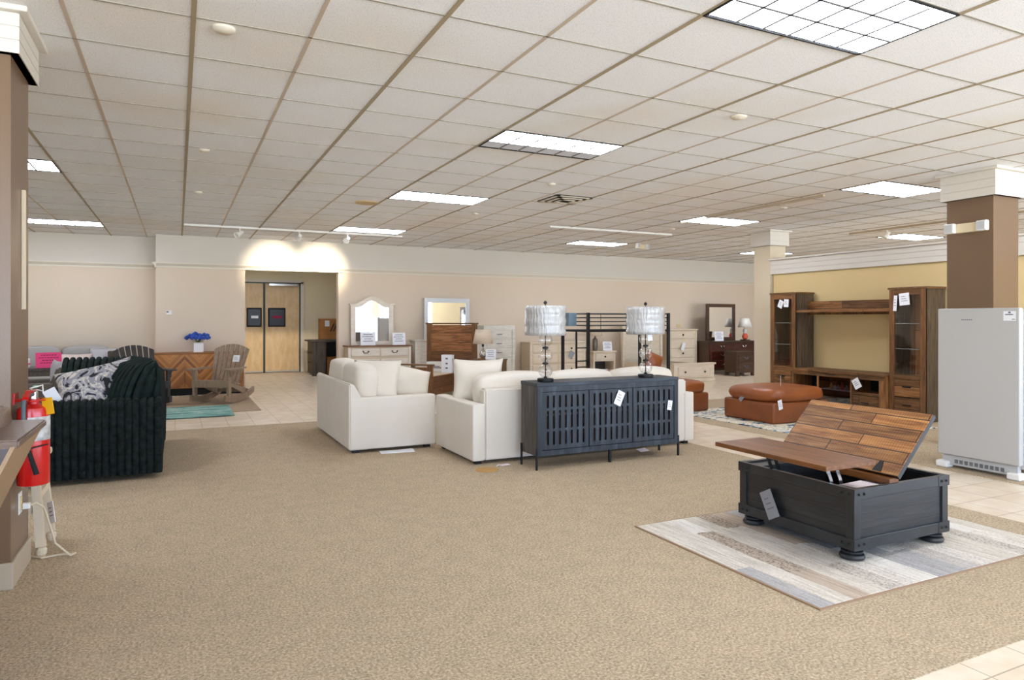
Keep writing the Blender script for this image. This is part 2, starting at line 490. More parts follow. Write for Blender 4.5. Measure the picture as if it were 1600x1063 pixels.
M['blueblack'] = wood('blue_black_wood', ['0f1215', '232a31', '434d57'], 'z', 'x', gscale=1.6, rough=0.5)
M['blueblack_h'] = wood('blue_black_wood_h', ['101316', '242b33', '424c57'], 'x', 'z', gscale=1.6, rough=0.5)
M['greywood_side'] = wood('weathered_side', ['221f1b', '4a443c', '70685e'], 'z', 'y', gscale=1.8, rough=0.6)
M['cab_in'] = mat('cabinet_inside', '4a2a1c', 0.7, var=(4, '6b4330'))
M['cream'] = mat('cream_furniture', 'e0d2bb', 0.5, var=(5, 'd8c8ae', (1, 1, 4)))
M['cream_side'] = mat('cream_furniture_carcass', 'd3c3a8', 0.55)
M['white_f'] = mat('white_furniture', 'e6dccd', 0.5, var=(6, 'dccfbd', (1, 1, 5)))
M['white_wash'] = mat('whitewashed_wood', 'e4e0d4', 0.5, var=(5, 'cfc9bb', (1, 1, 7)))
M['walnut'] = wood('walnut_top', ['5c3c26', '7d5537', '93684a'], 'x', 'y')
M['cherry'] = wood('dark_cherry', ['240f0a', '43190f', '5c2718'], 'x', 'z', rough=0.3)
M['cherry2'] = wood('dark_cherry_dull', ['2c1a11', '48301f', '5b3f2b'], 'x', 'z', rough=0.35)
M['greybrown'] = wood('grey_brown_wood', ['2c2723', '4a423b', '5c534a'], 'z', 'x')
M['leather'] = mat('tan_leather', '985326', 0.38, var=(3, '82431a'), bump=(14, 0.25))
M['leather_b'] = mat('tan_leather_base', '8a4b24', 0.45, var=(4, '7a411f'), bump=(90, 0.15))
M['leather_br'] = mat('brown_leather', '5a4333', 0.3, var=(5, '6b5140'), bump=(40, 0.15))
M['leather_side'] = mat('dark_leather', '42363a', 0.3, bump=(40, 0.1))
M['back_panel'] = mat('tan_back_fabric', '9b7f60', 0.6)
M['red'] = mat('red_enamel', 'c3110f', 0.25, coat=0.4)
M['yellow'] = mat('yellow_plastic', 'e0a80d', 0.4)
M['green'] = mat('green_plastic', '0f8a4a', 0.4)
M['grey_hose'] = mat('grey_hose', '4f5a60', 0.5)
M['pine'] = mat('white_washed_stool', 'd9c9ad', 0.6)
M['fur'] = mat('dark_green_fur', '080d0c', 0.85, var=(18, '1c2523'), bump=(120, 0.5), spec=0.2)
M['fur2'] = mat('dark_green_ribbed_fur', '0a1613', 0.85, var=(14, '1a2a25'), bump=(120, 0.5), spec=0.25)
M['wicker'] = mat('taupe_wicker', '453d33', 0.6, var=(40, '62584a', (1, 1, 3)), bump=(90, 0.6))
M['greycush'] = mat('grey_outdoor_cushion', 'a5a29d', 0.85, bump=(300, 0.1))
M['greycush2'] = mat('light_grey_pillow', 'b3b1b4', 0.85)
M['blush'] = mat('blush_pillow', 'd6c4bc', 0.85)
M['pink'] = mat('hot_pink_card', 'f0417f', 0.6)
M['darkpink'] = mat('dark_pink_ink', 'a01246', 0.7)
M['adir_br'] = wood('weathered_brown_poly', ['7b6753', '937e68', 'a48f78'], 'z', 'x', rough=0.6)
M['adir_bk'] = mat('charcoal_poly_lumber', '33302e', 0.55, var=(8, '3f3b38'))
M['blueflower'] = mat('blue_hydrangea', '1a3f9c', 0.7, var=(30, '3562c4'))
M['leaf'] = mat('green_leaf', '3d5c2a', 0.6)
M['ceramic'] = mat('white_ceramic', 'efece8', 0.25)
M['mat_tan'] = mat('tan_mat', 'a08b72', 0.95, var=(40, 'b09b82'), bump=(200, 0.2))
M['cardboard'] = mat('cardboard', 'b07a45', 0.8, var=(5, 'a36e3b'))
M['door_wood'] = mat('maple_door', 'e2c79c', 0.5, var=(4, 'd6b683', (3, 3, 1)))
M['door_dark'] = mat('door_glass_dark', '10131b', 0.35)
M['bluebin'] = mat('blue_fabric_bin', '7f99ad', 0.8)
M['fridge'] = mat('white_appliance', 'b9b8b5', 0.35)
M['fridge_grey'] = mat('grey_grille', 'b9b9b7', 0.5)
M['silver'] = mat('silver_frame', 'cfd2d4', 0.35, 0.2)
M['shade_tan'] = mat('beige_shade', 'd9c8b0', 0.8)
M['shade_white'] = mat('white_shade', 'f2efe8', 0.7)
M['orange_gl'] = mat('coral_ceramic', 'd8563a', 0.25)
M['silverpot'] = mat('mercury_glass', 'c9c5bb', 0.15, 0.8, bump=(30, 0.5))
M['tagclear'] = mat('grey_tag', '8d8f94', 0.35)
M['plate'] = mat('wall_plate', 'd8c28e', 0.5)
M['spotglow'] = emit('spot_bulb', 'fff1dc', 30.0)
M['panel'] = emit('fluorescent_diffuser', 'ecf2ff', PANEL_STRENGTH)
M['louver'] = mat('louver_white', '77787c', 0.6)
M['tee_thin'] = mat('ceiling_tee_thin', '9c958a', 0.7)
M['unlit'] = mat('unlit_reflector', 'd3d8e4', 0.5)
M['stain'] = mat('stained_disc', 'b98f52', 0.8)
def shade_plastic():
    m, nt, b = new_mat('shade_in_plastic')
    b.inputs['Base Color'].default_value = hexc('b4b2af'); b.inputs['Roughness'].default_value = 0.22
    b.inputs['Coat Weight'].default_value = 0.6; b.inputs['Coat Roughness'].default_value = 0.1
    tc = N(nt, 'ShaderNodeTexCoord'); mp = N(nt, 'ShaderNodeMapping'); mp.inputs['Scale'].default_value = (22, 22, 3.5)
    mp.inputs['Rotation'].default_value = (0.12, 0.1, 0)
    nz = N(nt, 'ShaderNodeTexNoise'); nz.inputs['Scale'].default_value = 1.0; nz.inputs['Detail'].default_value = 3; nz.inputs['Distortion'].default_value = 1.2
    nt.links.new(tc.outputs['Object'], mp.inputs[0]); nt.links.new(mp.outputs[0], nz.inputs['Vector'])
    bp = N(nt, 'ShaderNodeBump'); bp.inputs['Strength'].default_value = 0.9; bp.inputs['Distance'].default_value = 0.03
    nt.links.new(nz.outputs['Fac'], bp.inputs['Height']); nt.links.new(bp.outputs[0], b.inputs['Normal'])
    return m
M['shade_pl'] = shade_plastic()
def chevron():
    m, nt, b = new_mat('chevron_wood')
    tc = N(nt, 'ShaderNodeTexCoord'); sp = N(nt, 'ShaderNodeSeparateXYZ'); nt.links.new(tc.outputs['Generated'], sp.inputs[0])
    s1 = N(nt, 'ShaderNodeMath', operation='SUBTRACT'); nt.links.new(sp.outputs[0], s1.inputs[0]); s1.inputs[1].default_value = 0.5
    ab = N(nt, 'ShaderNodeMath', operation='ABSOLUTE'); nt.links.new(s1.outputs[0], ab.inputs[0])
    ml = N(nt, 'ShaderNodeMath', operation='MULTIPLY_ADD'); nt.links.new(ab.outputs[0], ml.inputs[0]); ml.inputs[1].default_value = -0.9; nt.links.new(sp.outputs[2], ml.inputs[2])
    m9 = N(nt, 'ShaderNodeMath', operation='MULTIPLY'); nt.links.new(ml.outputs[0], m9.inputs[0]); m9.inputs[1].default_value = 10.0
    fl = N(nt, 'ShaderNodeMath', operation='FLOOR'); nt.links.new(m9.outputs[0], fl.inputs[0])
    fr = N(nt, 'ShaderNodeMath', operation='FRACT'); nt.links.new(m9.outputs[0], fr.inputs[0])
    wn = N(nt, 'ShaderNodeTexWhiteNoise', noise_dimensions='1D'); nt.links.new(fl.outputs[0], wn.inputs['W'])
    rp = ramp(nt, [(0.0, '8a5423'), (0.4, 'b0722f'), (0.7, 'c98a42'), (1.0, 'a0642a')]); nt.links.new(wn.outputs['Value'], rp.inputs[0])
    gr = ramp(nt, [(0.0, '000000'), (0.1, 'ffffff')]); nt.links.new(fr.outputs[0], gr.inputs[0])
    mx = N(nt, 'ShaderNodeMix', data_type='RGBA', blend_type='MULTIPLY'); mx.inputs[0].default_value = 0.55
    nt.links.new(rp.outputs[0], mx.inputs[6]); nt.links.new(gr.outputs[0], mx.inputs[7])
    nt.links.new(mx.outputs[2], b.inputs['Base Color']); b.inputs['Roughness'].default_value = 0.45
    return m
M['chevron'] = chevron()
M['oak'] = wood('honey_oak', ['7f4f24', '9b6431', 'ab733c'], 'x', 'z')
def patch_rug():
    m, nt, b = new_mat('striped_patch_rug')
    tc = N(nt, 'ShaderNodeTexCoord'); sp = N(nt, 'ShaderNodeSeparateXYZ'); nt.links.new(tc.outputs['Object'], sp.inputs[0])
    cb = N(nt, 'ShaderNodeCombineXYZ'); nt.links.new(sp.outputs[1], cb.inputs[0]); nt.links.new(sp.outputs[0], cb.inputs[1])
    nzd = N(nt, 'ShaderNodeTexNoise'); nzd.inputs['Scale'].default_value = 9; nt.links.new(tc.outputs['Object'], nzd.inputs['Vector'])
    ad = N(nt, 'ShaderNodeVectorMath', operation='MULTIPLY_ADD'); nt.links.new(nzd.outputs['Color'], ad.inputs[0]); ad.inputs[1].default_value = (0.10, 0.03, 0); nt.links.new(cb.outputs[0], ad.inputs[2])
    br = N(nt, 'ShaderNodeTexBrick'); br.inputs['Scale'].default_value = 1.0; br.offset = 0.43; br.squash = 1.4; br.squash_frequency = 3
    br.inputs['Brick Width'].default_value = 0.78; br.inputs['Row Height'].default_value = 0.135; br.inputs['Mortar Size'].default_value = 0.0
    br.inputs['Color1'].default_value = (0, 0, 0, 1); br.inputs['Color2'].default_value = (1, 1, 1, 1)
    nt.links.new(ad.outputs[0], br.inputs['Vector'])
    rp = ramp(nt, [(0.0, 'ddd5c8'), (0.2, 'b9b6b4'), (0.36, 'e6dfd4'), (0.5, 'cfc8c0'), (0.62, 'c4b3a1'), (0.74, 'ebe6dd'), (0.9, 'd3cabe')], 'CONSTANT')
    nt.links.new(br.outputs['Color'], rp.inputs[0])
    mp = N(nt, 'ShaderNodeMapping'); mp.inputs['Scale'].default_value = (60, 4, 1); nt.links.new(tc.outputs['Object'], mp.inputs[0])
    nz = N(nt, 'ShaderNodeTexNoise'); nz.inputs['Scale'].default_value = 1.0; nz.inputs['Detail'].default_value = 4; nt.links.new(mp.outputs[0], nz.inputs['Vector'])
    nk = N(nt, 'ShaderNodeTexNoise'); nk.inputs['Scale'].default_value = 75; nk.inputs['Detail'].default_value = 2; nt.links.new(tc.outputs['Object'], nk.inputs['Vector'])
    r2 = ramp(nt, [(0.3, 'a79d93'), (0.6, 'ffffff')]); nt.links.new(nz.outputs['Fac'], r2.inputs[0])
    r3 = ramp(nt, [(0.38, '6f6258'), (0.52, 'ffffff')]); nt.links.new(nk.outputs['Fac'], r3.inputs[0])
    mx = N(nt, 'ShaderNodeMix', data_type='RGBA', blend_type='MULTIPLY'); mx.inputs[0].default_value = 0.45
    nt.links.new(rp.outputs[0], mx.inputs[6]); nt.links.new(r2.outputs[0], mx.inputs[7])
    my = N(nt, 'ShaderNodeMix', data_type='RGBA', blend_type='MULTIPLY')
    sl = ramp(nt, [(0.0, '707070'), (0.4, '909090'), (0.55, 'd0d0d0'), (0.7, '505050'), (0.88, 'b0b0b0')], 'CONSTANT'); nt.links.new(br.outputs['Color'], sl.inputs[0])
    nt.links.new(sl.outputs[0], my.inputs[0])
    nt.links.new(mx.outputs[2], my.inputs[6]); nt.links.new(r3.outputs[0], my.inputs[7])
    nt.links.new(my.outputs[2], b.inputs['Base Color']); b.inputs['Roughness'].default_value = 0.95; b.inputs['Specular IOR Level'].default_value = 0.1
    bp = N(nt, 'ShaderNodeBump'); bp.inputs['Strength'].default_value = 0.6; bp.inputs['Distance'].default_value = 0.01
    nt.links.new(nk.outputs['Fac'], bp.inputs['Height']); nt.links.new(bp.outputs[0], b.inputs['Normal'])
    return m
M['patch_rug'] = patch_rug()
def blotch(name, stops, scale, dist=2.0, stretch=(1, 1, 1)):
    m, nt, b = new_mat(name)
    tc = N(nt, 'ShaderNodeTexCoord'); mp = N(nt, 'ShaderNodeMapping'); mp.inputs['Scale'].default_value = stretch
    nz = N(nt, 'ShaderNodeTexNoise'); nz.inputs['Scale'].default_value = scale; nz.inputs['Detail'].default_value = 4; nz.inputs['Distortion'].default_value = dist
    nt.links.new(tc.outputs['Object'], mp.inputs[0]); nt.links.new(mp.outputs[0], nz.inputs['Vector'])
    rp = ramp(nt, stops, 'CONSTANT' if len(stops) > 3 else 'LINEAR'); nt.links.new(nz.outputs['Fac'], rp.inputs[0])
    nt.links.new(rp.outputs[0], b.inputs['Base Color']); b.inputs['Roughness'].default_value = 0.9
    return m
M['blue_rug'] = blotch('blue_cream_rug', [(0.0, '2f4a63'), (0.38, '7d9bab'), (0.44, 'e3dcc8'), (0.54, 'd2b98f'), (0.57, 'eee7d6'), (0.62, '5b7c8c'), (0.68, 'd9cdb4')], 4.5)
M['teal_rug'] = blotch('teal_streaked_rug', [(0.0, '55827c'), (0.44, '7fb0a8'), (0.54, 'd9d6c6'), (0.56, '86b5ae'), (0.66, '4f8a86')], 2.2, 1.0, (0.7, 5, 1))
M['leafprint'] = blotch('black_cream_leaf_print', [(0.0, '1b1b1c'), (0.42, '8d8b92'), (0.5, 'c9c2b2'), (0.56, 'a3a1a8'), (0.64, '1f1f20')], 6, 2.0)
M['rug_edge'] = mat('rug_binding', '9c8064', 0.9)

# ---------------------------------------------------------------- structure
b = MB(); b.box(-9, -5.2, -0.06, 24, 19.6, -0.004)
struct('floor', b, M['tile'])
b = MB(); b.box(-9, 1.73, -0.055, 5.29, 9.78, 0.0); b.box(-9, -5.2, -0.055, 2.0, 1.73, 0.0)
struct('floor_carpet', b, M['carpet'])
b = MB(); b.box(6.5, 1.5, -0.055, 9.65, 9.4, 0.0)
struct('floor_carpet_side', b, M['carpet'])
b = MB(); b.box(-9, -5.2, CE, 24, 19.6, CE + 0.1)
struct('ceiling', b, M['ceil'])
X0, Y0, S = 0.0779, 4.055, 0.6096
b = MB()
for i in range(-14, 40, 2):
    b.box(X0 + i * S - 0.013, -5.2, CE - 0.006, X0 + i * S + 0.013, 15.4, CE)
struct('trim_1', b, M['tbar'])
b = MB()
for i in range(-13, 39, 2):
    b.box(X0 + i * S - 0.011, -5.2, CE - 0.004, X0 + i * S + 0.011, 15.4, CE)
struct('trim_2', b, M['tbar_lt'])
b = MB()
for j in range(-15, 19):
    b.box(-9, Y0 + j * S - 0.006, CE - 0.004, 24, Y0 + j * S + 0.006, CE)
struct('trim_3', b, M['tee_thin'])
# back wall with the wide opening, the set-back wall on the left
OL, OR, OH = 1.216, 3.06, 2.425
b = MB()
b.box(-0.37, WY, 0, OL, WY + 0.2, 2.43); b.box(OR, WY, 0, 24, WY + 0.2, 2.43)
struct('wall_back', b, M['wall'])
b = MB(); b.box(-0.37, WY, 2.43, 24, WY + 0.2, CE); b.box(-9, 15.22, 2.43, -0.37, 15.4, CE); b.box(-0.37, WY + 0.2, 2.43, -0.2, 15.4, CE)
struct('wall_back_upper', b, M['wall_up'])
b = MB(); b.box(-9, 15.22, 0, -0.37, 15.4, 2.43); b.box(-0.37, WY + 0.2, 0, -0.2, 15.4, 2.43)
struct('wall_back_left', b, M['wall'])
b = MB()
prof = [(0.0, 2.415), (0.018, 2.415), (0.018, 2.445), (0.028, 2.455), (0.062, 2.492), (0.062, 2.512), (0.0, 2.512)]
def trim_run(x0, x1, y): b.prism([(y + 0.01, 2.415)] + [(y - d, z) for d, z in prof[1:-1]] + [(y + 0.01, 2.512)], 'x', x0, x1)
trim_run(-0.37, 24, WY); trim_run(-9, -0.43, 15.22)
b.prism([(-0.36, 2.415)] + [(-0.37 - d, z) for d, z in prof[1:-1]] + [(-0.36, 2.512)], 'y', WY - 0.06, 15.22)
struct('trim_4', b, M['trim'])
b = MB(); b.box(-0.37, WY - 0.012, 0, OL, WY, 0.10); b.box(OR, WY - 0.012, 0, 24, WY, 0.10); b.box(-9, 15.208, 0, -0.37, 15.22, 0.1)
struct('baseboard_back', b, M['base_grey'])
b = MB(); b.box(-3.0, 19.5, 0, 1.0, 19.6, CE); b.box(3.09, 19.5, 0, 6.5, 19.6, CE); b.box(1.0, 19.5, 2.42, 3.09, 19.6, CE)
b.box(-3.0, 19.6, -0.06, 6.5, 19.7, CE); b.box(-3.1, WY + 0.2, 0, -3.0, 19.6, CE); b.box(6.5, WY + 0.2, 0, 6.6, 19.6, CE)  # full sheet behind the doors added to stop outside light leaking in
struct('wall_hall', b, M['wall_hall'])
b = MB(); b.box(-9.1, -5.2, 0, -9, 15.4, CE)
struct('wall_left', b, M['wall'])
b = MB(); b.box(24, -5.2, 0, 24.1, 15, CE)
struct('wall_right', b, M['wall'])
b = MB()
b.box(-9, -5.2, 2.65, 24, -5.1, CE); b.box(-9, -5.2, 0, 24, -5.1, 0.25)
for x in (-9, -2.4, 3.2, 8.8, 14.4, 20.0): b.box(x, -5.2, 0.25, x + 0.4, -5.1, 2.65)
b.box(20.4, -5.2, 0.25, 24, -5.1, 2.65); b.box(-8.6, -5.2, 0.25, -7.5, -5.1, 2.65)
struct('wall_front', b, M['wall'])
# half-height partition with white shiplap header
b = MB(); b.box(9.65, 1.5, 0, 9.85, 9.03, 2.24)
struct('wall_partition', b, M['wall_tan'])
b = MB()
for k in range(3):
    b.box(9.61, 1.45, 2.235 + k * 0.082, 9.89, 9.06, 2.235 + k * 0.082 + 0.078)
b.box(9.625, 1.46, 2.235, 9.875, 9.05, 2.48)
b.box(9.57, 1.42, 2.48, 9.93, 9.09, 2.51, 0.006)
struct('trim_5', b, M['white_board'])
def column(name, x0, y0, x1, y1, zc, m, ov=0.045):
    b = MB(); b.box(x0, y0, 0, x1, y1, CE)
    c = struct(name, b, m)
    b = MB(); n = 3; h = (CE - 0.03 - zc) / n
    for k in range(n): b.box(x0 - ov, y0 - ov, zc + k * h, x1 + ov, y1 + ov, zc + (k + 1) * h - 0.004)
    b.box(x0 - ov + .006, y0 - ov + .006, zc, x1 + ov - .006, y1 + ov - .006, CE - 0.03)
    b.box(x0 - ov - 0.04, y0 - ov - 0.04, CE - 0.03, x1 + ov + 0.04, y1 + ov + 0.04, CE, 0.005)
    struct('capital_trim', b, M['white_board'], c)
    b = MB(); b.box(x0 - 0.012, y0 - 0.012, 0, x1 + 0.012, y1 + 0.012, 0.14, 0.004)
    struct('column_baseboard', b, M['base_grey'], c)
    return c
column('column_left', -1.55, 4.38, -0.785, 4.85, 2.80, M['brown'])
column('column_right', 7.79, 4.30, 8.25, 4.79, 2.74, M['brown'])
column('column_middle', 9.60, 9.06, 9.98, 9.44, 2.76, M['cream_col'])

# double swing doors at the end of the hall
for n, (xa, xb, wx) in enumerate(((1.10, 2.07, 2.22 - 0.79), (2.12, 3.00, 2.22))):
    xa2, wxa, wxb = (1.20, 1.68, 2.00) if n == 0 else (2.12, 2.22, 2.61)
    b = MB(); b.box(xa2, 19.44, 0.01, xb, 19.48, 2.40, 0.004)
    d = struct('door_%d' % (n + 1), b, M['door_wood'])
    b = MB(); b.box(wxa - 0.03, 19.425, 1.23, wxb + 0.03, 19.445, 1.74, 0.009)
    struct('window_gasket', b, M['blackmatte'], d)
    b = MB(); b.box(wxa, 19.418, 1.265, wxb, 19.428, 1.705, 0.004)
    struct('window_pane', b, M['door_dark'], d)
    b = MB(); b.box(wxa + 0.08, 19.414, 1.46, wxb - 0.06, 19.418, 1.53)
    struct('window_sticker', b, M['card'] if n == 0 else M['darkpink'], d)
    b = MB(); b.box(xa2, 19.43, 0.01, xb, 19.442, 0.05)
    struct('kick_strip', b, M['fridge_grey'], d)
b = MB(); b.box(2.075, 19.40, 0, 2.115, 19.5, 2.42); b.box(1.1, 19.42, 2.40, 3.09, 19.5, 2.43); b.box(3.0, 19.42, 0, 3.035, 19.5, 2.42); b.box(1.1, 19.42, 0, 1.19, 19.5, 2.42)
struct('door_3', b, mat('dark_door_frame', '20352f', 0.5))
b = MB(); b.box(3.035, 19.42, 0, 3.12, 19.5, 2.46); b.box(1.0, 19.42, 2.43, 3.12, 19.5, 2.50)
struct('trim_6', b, M['trim'])
b = MB(); b.box(2.20, 19.34, 2.33, 2.95, 19.42, 2.40, 0.01)
solo('door_closer', b, M['chrome'], 'silver closer bar above the right swing door', 'door closer')

# ---------------------------------------------------------------- ceiling things
def light_panel(i, j, label, unlit=False):
    x0, y0 = X0 + i * S, Y0 + j * S
    t = thing('ceiling_light', label, 'ceiling light', (x0 + S, y0 + S / 2, CE), group='fluorescent ceiling lights')
    b = MB(); w, h = S, S / 2
    for (a0, b0, a1, b1) in ((-w, -h, w, -h + .012), (-w, h - .012, w, h), (-w, -h + .012, -w + .012, h - .012), (w - .012, -h + .012, w, h - .012)):
        b.box(a0, b0, -0.012, a1, b1, 0)
    part('frame', b, M['blackmatte'], t)
    for r in range(3):
        ya = -h + .014 + r * (2 * h - .044) / 3; yb = ya + (2 * h - .044) / 3
        b = MB(); b.box(-w + .0125, ya, -0.009, w - .0125, yb, -0.003)
        part('diffuser', b, M['unlit'] if (unlit and r == 2) else M['panel'], t)
    b = MB()
    for k in range(1, 6): b.box(-w + .014 + k * (2 * w - .044) / 6 - .008, -h + .02, -0.013, -w + .014 + k * (2 * w - .044) / 6 + .008, h - .02, -0.0095)
    for k in range(1, 3): b.box(-w + .02, -h + .014 + k * (2 * h - .044) / 3 - .008, -0.013, w - .02, -h + .014 + k * (2 * h - .044) / 3 + .008, -0.0095)
    part('louver', b, M['louver'], t)
    return t
for i, j, l, u in ((4, -3, 'large bright louvered ceiling light nearest the viewer, cut off at the top edge', False),
                   (4, 2, 'louvered ceiling light with one dim unlit row, second from the front', True),
                   (4, 7, 'bright ceiling light just left of the square air vent', False),
                   (4, 13, 'bright ceiling light next to the spotlight track near the hall opening', False),
                   (12, 2, 'pale yellow ceiling light just in front of the brown column cap', False),
                   (12, 7, 'ceiling light at the end of the long dark ceiling track', False),
                   (12, 13, 'ceiling light nearest the back wall beside the twin head emergency light', False),
                   (20, 7, 'ceiling light beyond the partition beside the glaring track spot', False),
                   (20, 13, 'ceiling light far beyond the cream column, half hidden by it', False),
                   (-4, 7, 'ceiling light showing a short end beside the brown column at left', False),
                   (-4, 15, 'long thin looking ceiling light in the far left corner', False),
                   (-4, 2, 'unseen ceiling light added over the aisle behind the brown column at left', False),  # unseen fixture added on the grid for more light
                   (12, -3, 'unseen ceiling light added beyond the right edge above the refrigerator aisle', False),  # out of view, added to light the foreground and aisle
                   (20, 2, 'unseen ceiling light added beyond the partition past the brown column', False), (2.2, 20.5, 'unseen ceiling light added inside the hall behind the doorway header', False)):  # both unseen; added to light the area past the partition and the hall
    light_panel(i, j, l, u)

def ceil_disc(x, y, r, label, cat='smoke detector', group='ceiling discs'):
    b = MB(); b.lathe([(r, 0), (r, -0.012), (r * .8, -0.022), (0.0001, -0.026)], n=24)
    solo('ceiling_disc', b, M['trim'], label, cat, (x, y, CE), group=group, smooth=True)
ceil_disc(0.233, 4.14, 0.06, 'large round ceiling disc close beside the thick grid bar at upper left')
ceil_disc(0.23, 7.16, 0.05, 'round ceiling disc, middle one of the row along the thick bar')
ceil_disc(0.24, 9.57, 0.05, 'round ceiling disc, farthest one of the row along the thick bar')
ceil_disc(4.03, 4.12, 0.06, 'round ceiling disc between the nearest light and the brown column')
ceil_disc(4.01, 7.14, 0.05, 'round ceiling disc in front of the square air vent')
ceil_disc(4.08, 9.64, 0.05, 'round ceiling disc behind the square air vent')
ceil_disc(7.87, 7.17, 0.05, 'round ceiling disc beside the long dark track')
ceil_disc(7.92, 9.72, 0.05, 'round ceiling disc near the end of the long dark track')
b = MB(); b.lathe([(0.16, 0), (0.15, -0.015), (0.0001, -0.02)], n=24)
solo('ceiling_speaker', b, mat('beige_grille', 'bfa67e', 0.7), 'flat beige round speaker grille in the ceiling before the spotlight track', 'speaker', (2.35, 9.4, CE), smooth=True)
t = thing('air_vent', 'square metal air vent in the ceiling left of the middle', 'vent', (4.69, 7.98, CE))
for k, sz in enumerate((0.27, 0.20, 0.13)):
    b = MB(); z = -0.012 - 0.010 * k
    for (a0, b0, a1, b1) in ((-sz, -sz, sz, -sz + .045), (-sz, sz - .045, sz, sz), (-sz, -sz, -sz + .045, sz), (sz - .045, -sz, sz, sz)):
        b.box(a0, b0, z - 0.006, a1, b1, z)
    part('louver', b, M['trim'], t)
b = MB(); b.box(-.275, -.275, -0.008, .275, .275, 0)
part('backing', b, mat('vent_dark', '3a342c', 0.8), t)
# tracks and spots
def track(name, p0, p1, label, m):
    p0, p1 = Vector(p0), Vector(p1); d = p1 - p0; L = d.length
    b = MB(); b.box(-0.018, 0, -0.03, 0.018, L, 0)
    o = solo(name, b, m, label, 'track', (p0.x, p0.y, CE), -math.atan2(d.x, d.y))
    return o
track('spotlight_track', (0.10, 12.82, 0), (3.9, 12.82, 0), 'white ceiling track carrying three spots in front of the hall opening', M['white_pl'])
track('spotlight_track', (5.77, 10.33, 0), (8.40, 10.33, 0), 'empty white ceiling track between the vent and the emergency light', M['white_pl'])
track('spotlight_track', (7.47, 8.93, 0), (7.52, 6.2, 0), 'empty dark ceiling track running toward the brown column', M['base_grey'])
track('spotlight_track', (11.30, 8.75, 0), (11.30, 4.5, 0), 'ceiling track beyond the partition holding two spots', M['base_grey'])
def spot(x, y, yaw, tilt, label, watts=SPOT_W, aim=None):
    t = thing('spotlight', label, 'spotlight', (x, y, CE), R(yaw), group='track spotlights')
    b = MB(); b.cyl((0, 0, -0.03), (0, 0, -0.09), 0.012); part('stem', b, M['white_pl'], t)
    Mx = TR((0, 0, -0.12), rx=tilt)
    b = MB(); b.lathe([(0.03, 0.06), (0.034, 0.0), (0.055, -0.07), (0.06, -0.085), (0.054, -0.085), (0.05, -0.07)], M=Mx, n=20)
    part('lamp_head', b, M['white_pl'], t, smooth=True)
    b = MB(); b.lathe([(0.05, -0.066), (0.0001, -0.07)], M=Mx, n=20); part('bulb', b, M['spotglow'], t, smooth=True)
    if watts:
        ld = bpy.data.lights.new('spot_beam', 'SPOT'); ld.energy = watts; ld.color = (1, 0.86, 0.66); ld.spot_size = R(44); ld.spot_blend = 1.0; ld.shadow_soft_size = 0.04
        lo = bpy.data.objects.new('spot_beam', ld); COL.objects.link(lo); lo.parent = t
        lo.matrix_local = Mx @ Matrix.Translation((0, 0, -0.10))
spot(0.98, 12.82, 120, 60, 'white track spot at the left, turned away from the doorway wall', 0)
spot(1.98, 12.82, 7, 76, 'white track spot in the middle of the three over the hall opening')
spot(2.85, 12.82, 5, 76, 'white track spot nearest the ceiling light by the hall')
spot(11.30, 8.0, 75, 40, 'glaring lit track spot beyond the partition', 0)
spot(11.30, 6.95, -100, 45, 'track spot beyond the partition closest to the brown column', 0)
# emergency lights
def emergency(loc, rz, label, rx=0):
    t = thing('emergency_light', label, 'emergency light', loc, rz)
    t.rotation_euler = (rx, 0, rz)
    b = MB(); b.box(-0.15, -0.03, -0.05, 0.15, 0.03, 0.05, 0.008); part('housing', b, mat('ivory_plastic', 'e6d6b4', 0.5), t)
    for s in (-1, 1):
        b = MB(); b.box(s * 0.17 - 0.055, -0.09, -0.055, s * 0.17 + 0.055, -0.03, 0.055, 0.012); h = part('lamp_head', b, M['white_pl'], t)
        b = MB(); b.box(s * 0.17 - 0.04, -0.095, -0.04, s * 0.17 + 0.04, -0.088, 0.04); part('lens', b, M['silver'], h)
emergency((7.76, 4.53, 2.42), R(-90), 'ivory twin head emergency light on the brown column')
emergency((8.92, 12.0, CE - 0.05), R(20), 'white twin head emergency light on the ceiling near the back wall')

# ---------------------------------------------------------------- small shared builders
def tagcard(p, w, h, rot, label, m=None, name='price_tag', group='hanging price tags', lines=True):
    o = thing(name, label, 'tag', p, group=group); o.rotation_euler = tuple(R(a) for a in rot)
    b = MB(); b.box(-w / 2, -0.0015, -h, w / 2, 0.0015, 0); part('card', b, m or M['card'], o)
    if lines:
        b = MB()
        for k in range(3): b.box(-w * .3, -0.0022, -h * (.3 + .18 * k), w * (.1 + .1 * k), -0.0016, -h * (.3 + .18 * k) + h * .04)
        part('lettering', b, M['ink'], o)
    return o
def standsign(p, w, h, rz, label, m=None, mi=None, group='small sale signs', rows=(.6, .75, .5, .65)):
    o = thing('sign', label, 'sign', p, R(rz), group=group)
    b = MB(); b.box(-w / 2, -0.0015, 0, w / 2, 0.0015, h, M=TR(rx=-8)); b.box(-w / 2, 0, 0, w / 2, h * .35, 0.003); part('card', b, m or M['card'], o)
    b = MB()
    for k, r in enumerate(rows):
        z = h * (.80 - .17 * k)
        xx = -w * r / 2
        while xx < w * r / 2:
            ww = random.uniform(.05, .12) * w
            b.box(xx, -0.0024, z, min(xx + ww, w * r / 2), -0.0016, z + h * .06, M=TR(rx=-8)); xx += ww + .025 * w
    part('lettering', b, mi or M['ink'], o)
    return o
def legs4(t, xs, ys, z0, z1, r, m, name='leg', sq=True):
    for x in xs:
        for y in ys:
            b = MB()
            if sq: b.box(x - r, y - r, z0, x + r, y + r, z1, 0.003)
            else: b.cyl((x, y, z0), (x, y, z1), r)
            part(name, b, m, t)

